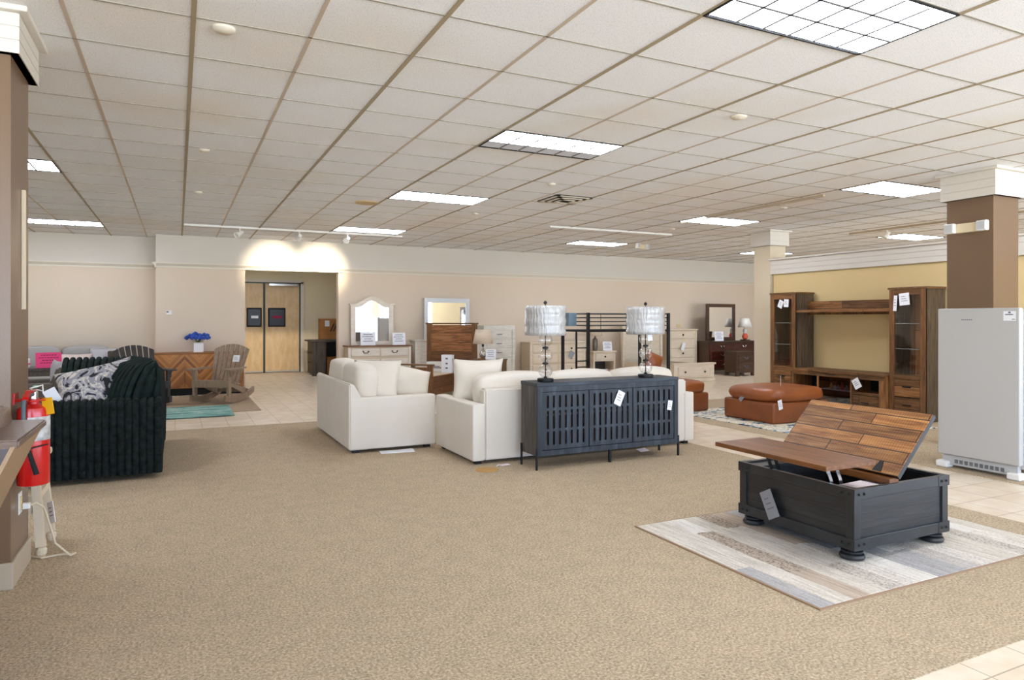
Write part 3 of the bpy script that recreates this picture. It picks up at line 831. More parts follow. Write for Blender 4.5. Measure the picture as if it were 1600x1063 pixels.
# ---------------------------------------------------------------- storage coffee table (front right)
TX0, TX1, TY0, TY1 = 3.50, 4.37, 2.68, 3.575
w, d = (TX1 - TX0), (TY1 - TY0)
t = thing('coffee_table', 'charcoal storage coffee table with raised plank top standing on the striped rug', 'coffee table', (TX0, TY0, 0.0145))
ZB, ZT = 0.065, 0.418
th = 0.022
parts('side_panel', [(.012, .012, ZB + .02, .012 + th, d - .012, ZT - .01), (w - .012 - th, .012, ZB + .02, w - .012, d - .012, ZT - .01)], M['charcoal'], t)
parts('end_panel', [(.012, .012, ZB + .02, w - .012, .012 + th, ZT - .01), (.012, d - .012 - th, ZB + .02, w - .012, d - .012, ZT - .01)], M['charcoal_x'], t)
parts('bottom', [(.02, .02, ZB + .02, w - .02, d - .02, ZB + .045)], M['blackmatte'], t)
for (z0, z1, o) in ((ZB, ZB + .065, 0.004), (ZT - .06, ZT, 0.004)):
    parts('band', [(-o, -o, z0, .03, d + o, z1), (w - .03, -o, z0, w + o, d + o, z1), (.028, -o, z0, w - .028, .03, z1), (.028, d - .03, z0, w - .028, d + o, z1)], M['charcoal_p'], t, .003)
parts('corner_post', [(x, y, ZB + .06, x + .055, y + .055, ZT - .055) for x in (0, w - .055) for y in (0, d - .055)], M['charcoal_p'], t, .003)
for (z0, z1, zr) in ((ZB - .001, ZB + .066, ZB + .032), (ZT - .061, ZT + .001, ZT - .030)):
    for sx in (0, 1):
        for sy in (0, 1):
            fx = (lambda v: v) if sx == 0 else (lambda v: w - v)
            fy = (lambda v: v) if sy == 0 else (lambda v: d - v)
            L = [(-.006, -.006), (.10, -.006), (.10, .012), (.012, .012), (.012, .10), (-.006, .10)]
            b = MB(); b.prism([(fx(p), fy(q)) for p, q in L], 'z', z0, z1)
            cp = part('corner_bracket', b, M['charcoal_p'], t)
            for k in (.03, .075):
                b = MB(); b.cyl((fx(-.008), fy(k), zr), (fx(-.015), fy(k), zr), .009, .005, 10); part('rivet', b, M['black'], cp)
                b = MB(); b.cyl((fx(k), fy(-.008), zr), (fx(k), fy(-.015), zr), .009, .005, 10); part('rivet', b, M['black'], cp)
parts('ledge', [(.03, .03, ZT - .035, .38, .17, ZT - .012), (.03, d - .14, ZT - .035, .38, d - .03, ZT - .012)], M['charcoal_p'], t, .003)
for x in (.065, w - .065):
    for y in (.065, d - .065):
        b = MB(); b.lathe([(.05, 0), (.068, .006), (.072, .018), (.066, .03), (.05, .034), (.06, .042), (.06, .05), (.045, .058), (.045, .068)], (x, y, -.004), 24)
        part('foot', b, M['charcoal_p'], t, smooth=True)
# lifted front half
b = MB(); b.box(3.20 - TX0, 2.625 - TY0, .562, 3.61 - TX0, 3.49 - TY0, .590, .004)
part('lift_top', b, M['acacia2'], t)
for (y, xs_, k) in ((.205, (-.04, .04), 0), (.62, (-.09, -.03), 1)):
    for x in xs_:
        b = MB(); b.box(-.012, -.003, 0, .012, .003, .20, M=TR((x + .12, y, .375), ry=-24)); part('lift_arm', b, M['black'] if k else M['chrome'], t)
# fixed strip and tilted lid
b = MB(); b.box(.33, .015, ZT - .012, .415, d - .03, ZT + .028, .003); part('hinge_rail', b, M['acacia2'], t)
lid = MB(); Ml = TR((.385, 0, ZT + .022), ry=-45.5)
lid.box(0, -.012, 0, .49, d + .005, .03, .004, M=Ml)
lo = part('lid', lid, M['acacia'], t)
# grain should follow the lid plane: give it its own frame
for v in lo.data.vertices: v.co = Ml.inverted() @ v.co
lo.matrix_local = Ml
b = MB(); b.box(0.0, -.0135, .001, .491, -.0115, .029); b.box(.489, -.012, .001, .4915, d + .005, .029); part('lid_edge', b, M['charcoal_p'], lo)
for y in (.13, d - .13):
    b = MB(); b.prism([(.01, y - .03), (.01, y + .03), (.085, y + .012), (.085, y - .012)], 'z', .0302, .034); part('hinge', b, M['black'], lo)
b = MB(); b.box(0, 0, 0, .20, .13, .002)
solo('leaflet', b, M['paper'], 'pale pink leaflet lying on the ledge inside the coffee table', 'paper', (3.60, 2.715, .4185), R(4))
tagcard((3.480, 3.33, .285), .105, .18, (0, -28, -93), 'grey hang tag on the front of the charcoal coffee table', M['tagclear'])

# striped rug
t = thing('area_rug', 'beige and grey striped patch rug under the charcoal coffee table', 'rug', (2.80, 2.33, 0))
b = MB(); b.box(.012, .012, 0, 2.15, 1.49, .010, .003); part('pile', b, M['patch_rug'], t)
parts('binding', [(0, 0, 0, 2.162, .012, .008), (0, 1.49, 0, 2.162, 1.502, .008), (0, .012, 0, .012, 1.49, .008), (2.15, .012, 0, 2.162, 1.49, .008)], M['rug_edge'], t)

# ---------------------------------------------------------------- refrigerator
t = thing('refrigerator', 'white upright refrigerator at the right edge in front of the brown column', 'refrigerator', (6.62, 3.44, 0))
b = MB(); b.box(.07, 0, .09, .70, .72, 1.50, .01); part('cabinet', b, M['fridge'], t)
dr = part('door', MB().box(0, 0, .125, .062, .72, 1.52, .012, seg=3), M['fridge'], t)
b = MB(); b.box(-.002, .03, .5, .004, .034, 1.3); part('door_seam', b, M['fridge_grey'], dr)
b = MB(); b.box(-.0025, .03, 1.405, .0, .13, 1.49); st = part('price_label', b, M['card'], dr)
b = MB(); b.box(-.0035, .05, 1.455, -.0025, .115, 1.465); b.box(-.0035, .07, 1.47, -.0025, .09, 1.486); b.box(-.0035, .035, 1.415, -.0025, .06, 1.421); part('lettering', b, M['ink'], st)
b = MB()
for k in range(6): b.box(-.0015, .40 + k * .017, 1.408, 0.001, .41 + k * .017, 1.418)
part('badge', b, M['ink'], dr)
b = MB(); b.box(.03, .03, .03, .08, .69, .12); g = part('kick_grille', b, M['fridge_grey'], t)
b = MB()
for k in range(10): b.box(.024, .14 + k * .045, .05, .032, .168 + k * .045, .085)
part('grille_slot', b, mat('grille_shadow', '6f7071', 0.7), g)
for y in (-.01, .62):
    b = MB(); b.box(-.02, y, 0, .09, y + .11, .062, .012); part('foot', b, M['white_pl'], t)

# ---------------------------------------------------------------- tan leather ottomans, blue rug
def ottoman(loc, w, d, label):
    t = thing('ottoman', label, 'ottoman', loc, group='tan leather ottomans')
    b = MB(); b.box(0, 0, .004, w, d, .285, .03, seg=3); part('base', b, M['leather_b'], t, smooth=True)
    b = MB(); b.puff(-.015, -.015, .265, w + .015, d + .015, .475, f=.22, wob=.02); part('cushion', b, M['leather'], t, smooth='full')
    return t
ottoman((7.16, 6.70, .0095), 1.06, .93, 'large tan leather ottoman on the blue patterned rug')
ottoman((6.42, 8.20, .009), .98, .9, 'tan leather ottoman showing past the end of the white sofa')
b = MB(); b.box(0, 0, 0, 2.1, 2.8, .009, .002)
solo('area_rug', b, M['blue_rug'], 'blue and cream patterned rug under the tan leather ottoman', 'rug', (6.81, 5.6, 0))
tagcard((7.15, 7.22, .36), .06, .12, (0, 45, -90), 'dark diamond shaped tag on the left of the tan ottoman', M['tagclear'], lines=False)
tagcard((7.26, 6.69, .335), .075, .13, (0, -12, 0), 'white tag hanging from the seam of the tan ottoman')
b = MB(); b.box(0, 0, 0, .05, .004, .16, .001)
solo('sign_holder', b, M['card'], 'thin upright acrylic card holder standing on the tan ottoman', 'sign', (7.62, 7.0, .47), R(40))
# leather chair almost hidden behind the white sofa
t = thing('leather_chair', 'tan leather chair peeking over the back of the white sofa', 'chair', (7.12, 9.75, 0))
b = MB(); b.box(-.5, -.5, .02, .5, .5, .28, .03, seg=3); part('base', b, M['leather_b'], t, smooth=True)
b = MB(); b.puff(-.5, -.5, .27, .5, .5, .47, f=.2); part('seat_cushion', b, M['leather'], t, smooth='full')
b = MB(); b.puff(-.40, .2, .3, .45, .5, .54, f=.25); part('back_cushion', b, M['leather'], t, smooth='full')
b = MB(); b.pillow(.36, .36, .2, M=TR((0, 0, .20), ry=20), pinch=.02)
solo('leather_pillow', b, M['leather'], 'rounded tan leather pillow on the chair behind the white sofa', 'pillow', (7.36, 9.55, .465), smooth='full')

# ---------------------------------------------------------------- wall unit
WX = 9.2
def tower(y0, y1, label):
    D = .42
    tw = thing('display_cabinet', label, 'display cabinet', (WX, 6.0, 0), group='rustic glass front towers')
    b = MB()
    b.box(0, y0, 0, D, y0 + .035, 1.85); b.box(0, y1 - .035, 0, D, y1, 1.85)
    part('side_panel', b, M['rustic_grey'], tw)
    b = MB(); b.box(-.02, y0 - .02, 1.845, D, y1 + .02, 1.875, .003); part('top_board', b, M['rustic_plain'], tw)
    b = MB()
    b.box(-.012, y0, 0.02, .02, y0 + .075, 1.845); b.box(-.012, y1 - .075, .02, .02, y1, 1.845)
    part('stile', b, M['rustic_post'], tw)
    b = MB(); b.box(-.012, y0 + .075, 1.765, .02, y1 - .075, 1.845); b.box(-.014, y0 + .07, .58, .02, y1 - .07, .645); b.box(-.012, y0 + .075, .02, .02, y1 - .075, .07)
    part('rail', b, M['rustic_h'], tw)
    b = MB(); b.box(D - .02, y0 + .03, .6, D - .005, y1 - .03, 1.84); b.box(.02, y0 + .03, .6, D, y1 - .03, .62); b.box(.02, y0 + .03, 1.8, D, y1 - .03, 1.84)
    part('cabinet_back', b, M['rustic_in_lit'], tw)
    for z in (1.00, 1.36):
        b = MB(); b.box(.03, y0 + .035, z, D - .02, y1 - .035, z + .008); gs = part('glass_shelf', b, M['glass'], tw)
        b = MB(); b.box(.028, y0 + .035, z, .032, y1 - .035, z + .008); part('shelf_edge', b, M['glass_edge'], gs)
    b = MB(); b.box(-.002, y0 + .075, .645, .002, y1 - .075, 1.765); part('glass_door', b, M['glass_door'], tw)
    zs = [.07 + k * .51 / 2 for k in range(3)]
    for k in range(2):
        b = MB(); b.box(-.016, y0 + .08, zs[k] + .006, .01, y1 - .08, zs[k + 1] - .006, .003); dw = part('drawer', b, M['rustic_h'], tw)
        b = MB(); ym = (y0 + y1) / 2; b.box(-.034, ym - .06, (zs[k] + zs[k + 1]) / 2 + .01, -.016, ym + .06, (zs[k] + zs[k + 1]) / 2 + .024, .002); part('handle', b, M['black'], dw)
tower(-.06, .47, 'tall rustic display cabinet with glass door next to the refrigerator'); tower(2.137, 2.66, 'tall rustic display cabinet with glass door next to the cream column')
# media stand between
t = thing('media_stand', 'low rustic media stand between the two tall display cabinets', 'television stand', (WX, 6.0, 0))
b = MB(); F = -.10
b.box(F, .475, .585, .40, 2.132, .625, .004); part('stand_top', b, M['rustic_h'], t)
b = MB()
for y in (.49, .60, 1.02, 1.62, 2.10):
    wd = .09 if y == .49 else .03 if y in (1.02, 1.62) else .03
    if y == .60: continue
    b.box(F + .015, y, .0, .36, y + wd, .585)
part('stand_upright', b, M['rustic_v'], t)
b = MB(); b.box(F + .012, .5, .53, F + .035, 2.13, .585); b.box(F + .02, .5, .0, .36, 2.1, .06); b.box(F + .02, .58, .30, .36, 1.02, .33)
part('stand_rail', b, M['rustic_h'], t)
b = MB(); b.box(.34, .5, .06, .36, 2.1, .585); part('stand_back', b, M['blackmatte'], t)
b = MB(); b.box(F + .016, .59, .08, F + .035, 1.01, .29, .003); dw = part('drawer', b, M['rustic_h'], t)
b = MB(); b.box(F - .002, .74, .18, F + .016, .86, .194, .002); part('handle', b, M['black'], dw)
b = MB(); b.box(F + .02, 1.06, .08, F + .026, 1.61, .53); part('glass_door', b, glass('smoked_glass', 'c4c4ca', 0.02), t)
# bridge
st_ = t
t = thing('bridge_shelf', 'rustic bridge shelf spanning the two tall display cabinets', 'shelf', (WX, 6.0, 0))
b = MB(); b.box(.0, .472, 1.535, .30, 2.135, 1.575, .004); part('shelf_board', b, M['rustic_h'], t)
b = MB(); b.box(.27, .472, 1.575, .30, 2.135, 1.72); part('back_board', b, M['rustic_h'], t)
b = MB(); b.box(.26, .472, 1.50, .30, 2.135, 1.535); part('bridge_rail', b, M['rustic_v'], t)
for k, (y, c, h) in enumerate(((1.41, 'e0ad3f', .10), (1.35, 'd9d7d0', .06), (1.29, '9c9cae', .07), (1.22, 'dd3b1c', .11), (1.14, '8fae94', .07), (1.08, 'b32c40', .09))):
    b = MB(); b.lathe([(.022, 0), (.025, .01), (.025, h * .6), (.012, h * .8), (.012, h)], n=12)
    solo('small_bottle', b, mat('bottle_%d' % k, c, 0.4), ['amber bottle leftmost behind the smoked glass of the media stand', 'pale bottle next to the amber one in the media stand', 'greyish bottle at the middle of the media stand glass', 'bright red bottle behind the media stand glass', 'greenish bottle right of the red one in the media stand', 'dark red bottle rightmost in the media stand'][k], 'bottle', (WX - .045, 6.0 + y, .341), group='small bottles in the media stand', smooth=True)
b = MB(); b.box(WX - .07, 7.055, .325, WX + .3, 7.615, .340)
o = link('stand_shelf', b, M['card'], st_); o.location = (-WX, -6.0, 0)
tagcard((WX - .03, 8.40, 1.74), .10, .13, (0, 25, -90), 'white tag tilted on the door of the far wall unit tower', group='tags on the wall unit towers')
tagcard((WX - .034, 8.30, 1.76), .10, .13, (0, 4, -90), 'white tag overlapping the tilted one on the far tower', group='tags on the wall unit towers')
tagcard((WX - .03, 6.24, 1.79), .15, .17, (0, -5, -90), 'large white tag at the top of the near wall unit tower', group='tags on the wall unit towers')
tagcard((WX - .03, 6.36, 1.76), .05, .22, (0, 4, -90), 'narrow white tag beside the large one on the near tower', group='tags on the wall unit towers')
tagcard((WX - .11, 6.96, .53), .12, .15, (0, -30, -90), 'white tag tilted on the shelf of the media stand')

# ---------------------------------------------------------------- white sofas
def sofa_long():
    t = thing('sofa', 'long ivory linen sofa seen from behind the slatted cabinet', 'sofa', (2.57, 6.13, 0), group='ivory linen sofas')
    W, D = 2.74, 1.05
    b = MB(); b.box(.13, .14, .035, W - .13, D - .02, .30, .012); part('base', b, M['linen'], t)
    b = MB(); b.prism([(.012, .035), (.22, .035), (.14, .735), (.012, .735)], 'x', .13, W - .10)
    bmesh.ops.bevel(b.bm, geom=b.bm.edges[:], offset=.018, segments=3, affect='EDGES'); part('back', b, M['linen'], t, smooth=True)
    for (x0, x1) in ((0, .135), (W - .135, W)):
        b = MB(); b.box(x0, 0, .035, x1, D, .59, .018, seg=3); part('arm', b, M['linen'], t, smooth=True)
    n = 3; cw = (W - .29) / n
    for k in range(n):
        x = .145 + k * cw
        b = MB(); b.puff(x, .24, .29, x + cw - .006, D + .01, .50, f=.10); part('seat_cushion', b, M['linen_in'], t, smooth='full')
        b = MB(); b.puff(x - .01, .14, .46, x + cw + .01, .42, .875, f=.28, wob=.025, M=TR((0, 0, 0))); part('back_cushion', b, M['linen_in'], t, smooth='full')
    for x in (.08, W - .08):
        for y in (.08, D - .08):
            b = MB(); b.box(x - .03, y - .03, 0, x + .03, y + .03, .04); part('foot', b, M['black'], t)
    return t
sofa_long()
def sofa_short():
    t = thing('loveseat', 'ivory linen loveseat with heaped cushions left of the long sofa', 'sofa', (1.62, 7.21, 0), group='ivory linen sofas')
    W, D = .96, 1.86
    b = MB(); b.box(.14, .13, .035, W - .02, D - .13, .30, .012); part('base', b, M['linen'], t)
    b = MB(); b.prism([(.0, .035), (.22, .035), (.14, .58), (.05, .735), (.0, .735)], 'y', .004, D - .004)
    bmesh.ops.bevel(b.bm, geom=b.bm.edges[:], offset=.014, segments=3, affect='EDGES'); part('back', b, M['linen'], t, smooth=True)
    for (y0, y1) in ((0, .135), (D - .135, D)):
        b = MB(); b.box(.01, y0, .035, W, y1, .59, .022, seg=3); part('arm', b, M['linen'], t, smooth=True)
    for k in range(2):
        y = .14 + k * .79
        b = MB(); b.puff(.24, y, .29, W + .01, y + .785, .50, f=.10); part('seat_cushion', b, M['linen_in'], t, smooth='full')
        b = MB(); b.puff(.10, y - .01, .47, .38, y + .79, .93, f=.30, wob=.03); part('back_cushion', b, M['linen_in'], t, smooth='full')
    for x in (.08, W - .08):
        for y in (.08, D - .08):
            b = MB(); b.box(x - .03, y - .03, 0, x + .03, y + .03, .04); part('foot', b, M['black'], t)
    return t
sofa_short()
b = MB(); b.pillow(.56, .50, .26, M=TR((0, 0, .23), rx=-24), pinch=.04)
solo('throw_pillow', b, M['linen_in'], 'plump ivory pillow leaning on the loveseat back above its near arm', 'pillow', (1.98, 7.55, .50), R(-35), 'ivory throw pillows', smooth='full')
b = MB(); b.pillow(.64, .44, .22, M=TR((0, 0, .18), rx=-40, ry=12), pinch=.04)
solo('throw_pillow', b, M['linen_in'], 'broad ivory pillow at the open end of the loveseat arm', 'pillow', (2.36, 7.75, .51), R(-12), 'ivory throw pillows', smooth='full')
b = MB(); b.pillow(.56, .50, .20, M=TR((0, 0, .25), rx=-20))
solo('throw_pillow', b, M['linen_in'], 'pointed ivory pillow at the left arm of the long sofa', 'pillow', (2.90, 6.78, .51), R(-22), 'ivory throw pillows', smooth='full')
b = MB(); b.box(0, 0, 0, .36, .14, .006, M=TR(rz=-8)); b.box(.1, .02, 0, .4, .1, .004, M=TR(rz=6))
solo('loose_paper', b, M['card'], 'crumpled white paper sticking out beneath the loveseat', 'paper', (1.93, 7.09, 0.0), R(3))

# ---------------------------------------------------------------- slatted cabinet with lamps
CX0, CX1, CY0, CY1, CZ0, CZ1 = 3.03, 4.69, 5.66, 6.00, .13, .818
w, d = CX1 - CX0, CY1 - CY0
t = thing('sideboard', 'blue black sideboard with three slotted doors behind the long white sofa', 'sideboard', (CX0, CY0, 0))
b = MB(); b.box(0, .0225, CZ0, .03, d, CZ1 - .0355); b.box(w - .03, .0225, CZ0, w, d, CZ1 - .0355); part('side_panel', b, M['greywood_side'], t)
b = MB(); b.box(-.006, 0.0, CZ1 - .035, w + .006, d, CZ1, .003); part('top', b, M['blueblack_h'], t)
b = MB(); b.frame(0, CZ0, w, CZ1 - .035, 0, .022, .05, .05, .05, .05)
part('face_frame', b, M['blueblack'], t)
b = MB(); b.box(.03, d - .015, CZ0, w - .03, d - .005, CZ1 - .03); b.box(.03, .03, CZ0, w - .03, d, CZ0 + .02); part('inside', b, M['cab_in'], t)
b = MB(); b.box(.03, .045, .50, w - .03, d - .02, .518); part('shelf', b, mat('shelf_edge', '9c8a74', 0.6), t)
dw_ = (w - .10) / 3
for k in range(3):
    x0 = .05 + k * dw_ + .003; x1 = .05 + (k + 1) * dw_ - .003; z0 = CZ0 + .053; z1 = CZ1 - .088
    pitch = (x1 - x0 - .12) / 6
    xs = [x0 + .06 + i * pitch for i in range(7)]
    H = z1 - z0
    zs = [(z0 + .08 * H, z0 + .32 * H), (z0 + .36 * H, z0 + .68 * H), (z0 + .72 * H, z0 + .94 * H)]
    b = MB(); b.slot_panel(x0, z0, x1, z1, .006, xs, zs, .0115, .016)
    part('door', b, M['blueblack'], t)
for (x, y) in ((-.006, .006), (w + .006, .006), (-.006, d - .02), (w + .006, d - .02)):
    b = MB(); b.box(x - .008, y - .008, 0, x + .008, y + .012, .21, .001); part('leg', b, M['black'], t)
b = MB(); b.box(w / 2 - .012, .02, .0, w / 2 + .012, .045, .13)
part('leg', b, M['black'], t)
tagcard((3.98, 5.655, .70), .085, .145, (0, 25, 0), 'white tag slanting across the middle door of the slotted sideboard')
tagcard((4.585, 5.655, .58), .055, .10, (0, 10, 0), 'small white tag on the far right of the slotted sideboard')
def glass_lamp(loc, label):
    t = thing('table_lamp', label, 'table lamp', loc, group='lamps on the slotted sideboard')
    b = MB(); b.lathe([(.078, 0), (.08, .006), (.08, .026), (.074, .032), (.02, .034), (.012, .05)], n=28); part('base', b, M['black'], t, smooth=True)
    b = MB(); b.cyl((0, 0, .03), (0, 0, .45), .006)
    for z in (.175, .325): b.lathe([(.006, z - .012), (.03, z - .006), (.03, z + .006), (.006, z + .012)], n=16)
    b.lathe([(.01, .44), (.022, .46), (.022, .50), (.012, .52)], n=16)
    part('stem', b, M['black'], t, smooth=True)
    for z in (.103, .250, .397):
        b = MB(); n = 12; b.lathe([(max(.004, .068 * math.sin(math.pi * k / n)), z - .068 * math.cos(math.pi * k / n)) for k in range(n + 1)], n=24); part('glass_ball', b, M['glass'], t, smooth='full')
    b = MB()
    prof = []
    for k in range(9): prof.append((.196 + .006 * math.sin(k * 2.1), .445 + .285 * k / 8))
    b.lathe(prof, n=48); part('lamp_shade', b, M['shade_pl'], t, smooth='full')
    b = MB(); b.cyl((0, 0, .5), (0, 0, .755), .004); b.lathe([(.006, .745), (.016, .752), (.018, .765), (.008, .778), (.0005, .78)], n=14); part('finial', b, M['black'], t, smooth=True)
    return t
l1 = glass_lamp((3.19, 5.80, CZ1), 'glass ball lamp with plastic wrapped drum shade at the left end of the sideboard')
l2 = dup(l1, (4.37, 5.79, CZ1), R(70), 'glass ball lamp with plastic wrapped drum shade at the right end of the sideboard')
tagcard((4.355, 5.70, 1.275), .05, .075, (0, -4, -20), 'small white tag hanging below the right lamp shade', lines=False)
b = MB(); b.lathe([(.11, 0), (.11, .004), (.10, .006), (.0001, .006)], n=28)
solo('floor_disc', b, M['stain'], 'flat tan round floor disc on the carpet before the white sofa', 'floor plate', (2.62, 5.90, 0), smooth=True)
b = MB(); b.box(0, 0, 0, .10, .05, .004); b.tube([(-.06, .0, .004), (-.03, .02, .012), (0, .02, .004)], .004)
solo('loose_tag', b, M['paper'], 'pale tag lying on the carpet beside the tan floor disc', 'tag', (2.82, 6.0, 0), R(10))
b = MB(); b.box(0, 0, 0, .13, .07, .004, M=TR(rx=14))
solo('loose_tag', b, M['paper'], 'pale tag lying under the right end of the slotted sideboard', 'tag', (4.45, 5.98, 0), R(10))

# ---------------------------------------------------------------- bedroom row along the back wall
def drawers(t, x0, x1, rows, yf, m, knob, km, inset=True, cols=1):
    "rows: list of (z0, z1, cols)"
    for (z0, z1, nc) in rows:
        cw = (x1 - x0) / nc
        for c in range(nc):
            a, e = x0 + c * cw + .012, x0 + (c + 1) * cw - .012
            b = MB(); b.box(a, yf - .014, z0, e, yf + .01, z1, .004)
            if inset:
                for (p, q, r_, s_) in ((a + .02, z0 + .015, e - .02, z0 + .022), (a + .02, z1 - .022, e - .02, z1 - .015), (a + .02, z0 + .015, a + .027, z1 - .015), (e - .027, z0 + .015, e - .02, z1 - .015)):
                    b.box(p, yf - .019, q, r_, yf - .013, s_)
            dr = part('drawer', b, m, t)
            mx, mz = (a + e) / 2, (z0 + z1) / 2
            b = MB()
            if knob == 'bail':
                b.tube([(mx - .055, yf - .02, mz + .018), (mx - .05, yf - .035, mz + .018), (mx - .04, yf - .04, mz - .012), (mx + .04, yf - .04, mz - .012), (mx + .05, yf - .035, mz + .018), (mx + .055, yf - .02, mz + .018)], .008, 6)
                b.cyl((mx - .055, yf - .012, mz + .018), (mx - .055, yf - .03, mz + .018), .014); b.cyl((mx + .055, yf - .012, mz + .018), (mx + .055, yf - .03, mz + .018), .014)
            elif knob == 'bar':
                b.box(mx - .06, yf - .035, mz - .008, mx + .06, yf - .02, mz + .008); b.box(mx - .055, yf - .03, mz - .006, mx - .045, yf, mz + .006); b.box(mx + .045, yf - .03, mz - .006, mx + .055, yf, mz + .006)
            elif knob == 'knob':
                for kx in ((mx,) if (e - a) < .75 else (a + (e - a) * .2, a + (e - a) * .8)):
                    b.lathe([(.008, 0), (.010, .014), (.022, .02), (.022, .03), (.0005, .034)], n=12, M=TR((kx, yf - .012, mz), rx=90))
            part('handle', b, km, dr)
def case(t, x0, x1, yf, yb, z0, z1, m, ms, top=None, ov=.02, foot=.08, topm=None):
    b = MB(); b.box(x0, yf, z0, x1, yb, z1 - .03, .004); part('carcass', b, ms, t)
    b = MB(); b.box(x0 - .004, yf - .008, z0, x0 + .045, yf + .01, z1 - .03); b.box(x1 - .045, yf - .008, z0, x1 + .004, yf + .01, z1 - .03); part('corner_stile', b, m, t)
    b = MB(); b.box(x0 - ov, yf - ov - .01, z1 - .03, x1 + ov, yb, z1, .006); part('top', b, topm or m, t)
    if foot:
        b = MB(); b.box(x0, yf - .01, 0, x0 + .1, yf + .04, z0 + .01); b.box(x1 - .1, yf - .01, 0, x1, yf + .04, z0 + .01); b.box(x0, yb - .05, 0, x0 + .1, yb, z0 + .01); b.box(x1 - .1, yb - .05, 0, x1, yb, z0 + .01); part('foot', b, m, t)
# A: white dresser with arched mirror
t = thing('dresser', 'white two tone dresser with walnut top under the arched mirror', 'dresser', (3.16, 14.14, 0))
case(t, .0, 1.33, 0, .46, .09, .88, M['white_f'], M['cream_side'], topm=M['walnut'])
drawers(t, .05, 1.28, [(.66, .82, 2), (.40, .60, 2), (.13, .36, 2)], 0, M['white_f'], 'bail', M['black'])
t = thing('mirror', 'arched white framed mirror standing on the walnut topped dresser', 'mirror', (3.75, 14.48, .88))
def arch(w, h0, h1, n=20):
    pts = []
    for k in range(n + 1):
        x = -w / 2 + w * k / n; u = abs(x) / (w / 2)
        z = h0 + (h1 - h0) * (.5 + .5 * math.cos(math.pi * min(1, max(0, (u - .05) / .80))))
        pts.append((x, z))
    return pts
o = arch(.92, .88, 1.03); i_ = arch(.72, .80, .945)
b = MB()
outer = [(-.46, 0)] + o + [(.46, 0)]; inner = [(-.36, .08)] + i_ + [(.36, .08)]
for y0, y1 in ((0, .045),):
    A = [b.bm.verts.new((p[0], y0, p[1])) for p in outer]; B = [b.bm.verts.new((p[0], y0, p[1])) for p in inner]
    A2 = [b.bm.verts.new((p[0], y1, p[1])) for p in outer]; B2 = [b.bm.verts.new((p[0], y1, p[1])) for p in inner]
    n = len(outer)
    for k in range(n):
        l = (k + 1) % n
        b.bm.faces.new((A[k], A[l], B[l], B[k])); b.bm.faces.new((A2[l], A2[k], B2[k], B2[l])); b.bm.faces.new((A[l], A[k], A2[k], A2[l])); b.bm.faces.new((B[k], B[l], B2[l], B2[k]))
b.box(-.49, -.02, .85, -.36, .05, .885, .006); b.box(.36, -.02, .85, .49, .05, .885, .006)
part('frame', b, M['white_f'], t)
b = MB(); b.prism(inner, 'y', .02, .03); part('mirror_glass', b, M['mirror'], t)
standsign((3.60, 14.26, .88), .32, .28, 2, 'white sale sign standing at the foot of the arched mirror')
standsign((4.27, 14.26, .88), .28, .26, -4, 'white sale sign at the right end of the walnut topped dresser')
# B: second white dresser with silver mirror
t = thing('dresser', 'pale whitewashed dresser mostly hidden behind the rustic headboard', 'dresser', (4.62, 14.22, 0))
case(t, 0, 1.55, 0, .40, .06, .98, M['white_wash'], M['white_f'], foot=0)
drawers(t, .12, 1.45, [(.72, .92, 2), (.46, .68, 2), (.18, .42, 2)], 0, M['white_wash'], 'bar', M['ink'])
t = thing('mirror', 'square silver framed mirror on the pale dresser behind the rustic headboard', 'mirror', (4.92, 14.5, .985))
b = MB(); W, H = 1.08, .92
b.frame(0, 0, W, H, 0, .04, .09, .09, .08, .10, .003); part('frame', b, M['silver'], t)
b = MB(); b.box(.085, .018, .075, W - .085, .026, H - .095); part('mirror_glass', b, M['mirror'], t)
# C: rustic twin bed, turned
A_ = R(46.4)
BW, BL = 1.13, 1.98
t = thing('bed', 'rustic brown wooden twin bed set at an angle behind the loveseat', 'bed', (0, 0, 0), -A_)
# place: near right foot corner in world
fr, fk = -.1158 * 12.2, 12.2
c_, s_ = math.cos(R(26.02)), math.sin(R(26.02))
PX_, PY_ = fr * c_ + fk * s_, -fr * s_ + fk * c_
t.location = (PX_, PY_, 0)     # local +Y runs to the headboard, local -X to the other side
b = MB(); b.box(-BW + .03, -.02, .02, -.03, .02, .56); part('footboard', b, M['rustic_x'], t)
b = MB(); b.box(-BW, -.03, 0, -BW + .10, .03, .60, .003); b.box(-.10, -.03, 0, 0, .03, .60, .003); part('foot_post', b, M['rustic_post'], t)
b = MB(); b.box(-BW - .02, -.045, .595, .02, .045, .62, .003); part('foot_cap', b, M['rustic_plain'], t)
b = MB(); b.box(-BW + .03, BL - .02, .2, -.03, BL + .02, 1.31); part('headboard', b, M['rustic_x'], t)
b = MB(); b.box(-BW, BL - .035, 0, -BW + .10, BL + .035, 1.33, .003); b.box(-.10, BL - .035, 0, 0, BL + .035, 1.33, .003); part('head_post', b, M['rustic_post'], t)
b = MB(); b.box(-BW - .02, BL - .05, 1.325, .02, BL + .05, 1.355, .003); part('head_cap', b, M['rustic_plain'], t)
for x in (-.055, -BW + .025):
    b = MB(); b.box(x, 0, .06, x + .03, BL, .40, .003); part('side_rail', b, M['rustic_x'], t)
b = MB()
for k in range(12): b.box(-BW + .05, .06 + k * .16, .33, -.05, .17 + k * .16, .35)
part('bed_slat', b, M['pine'], t)
def on_bed(lx, ly, lz):
    a = -A_
    return (PX_ + lx * math.cos(a) - ly * math.sin(a), PY_ + lx * math.sin(a) + ly * math.cos(a), lz)
b = MB(); b.box(-.46, -.09, 0, .46, .09, .20, .004)
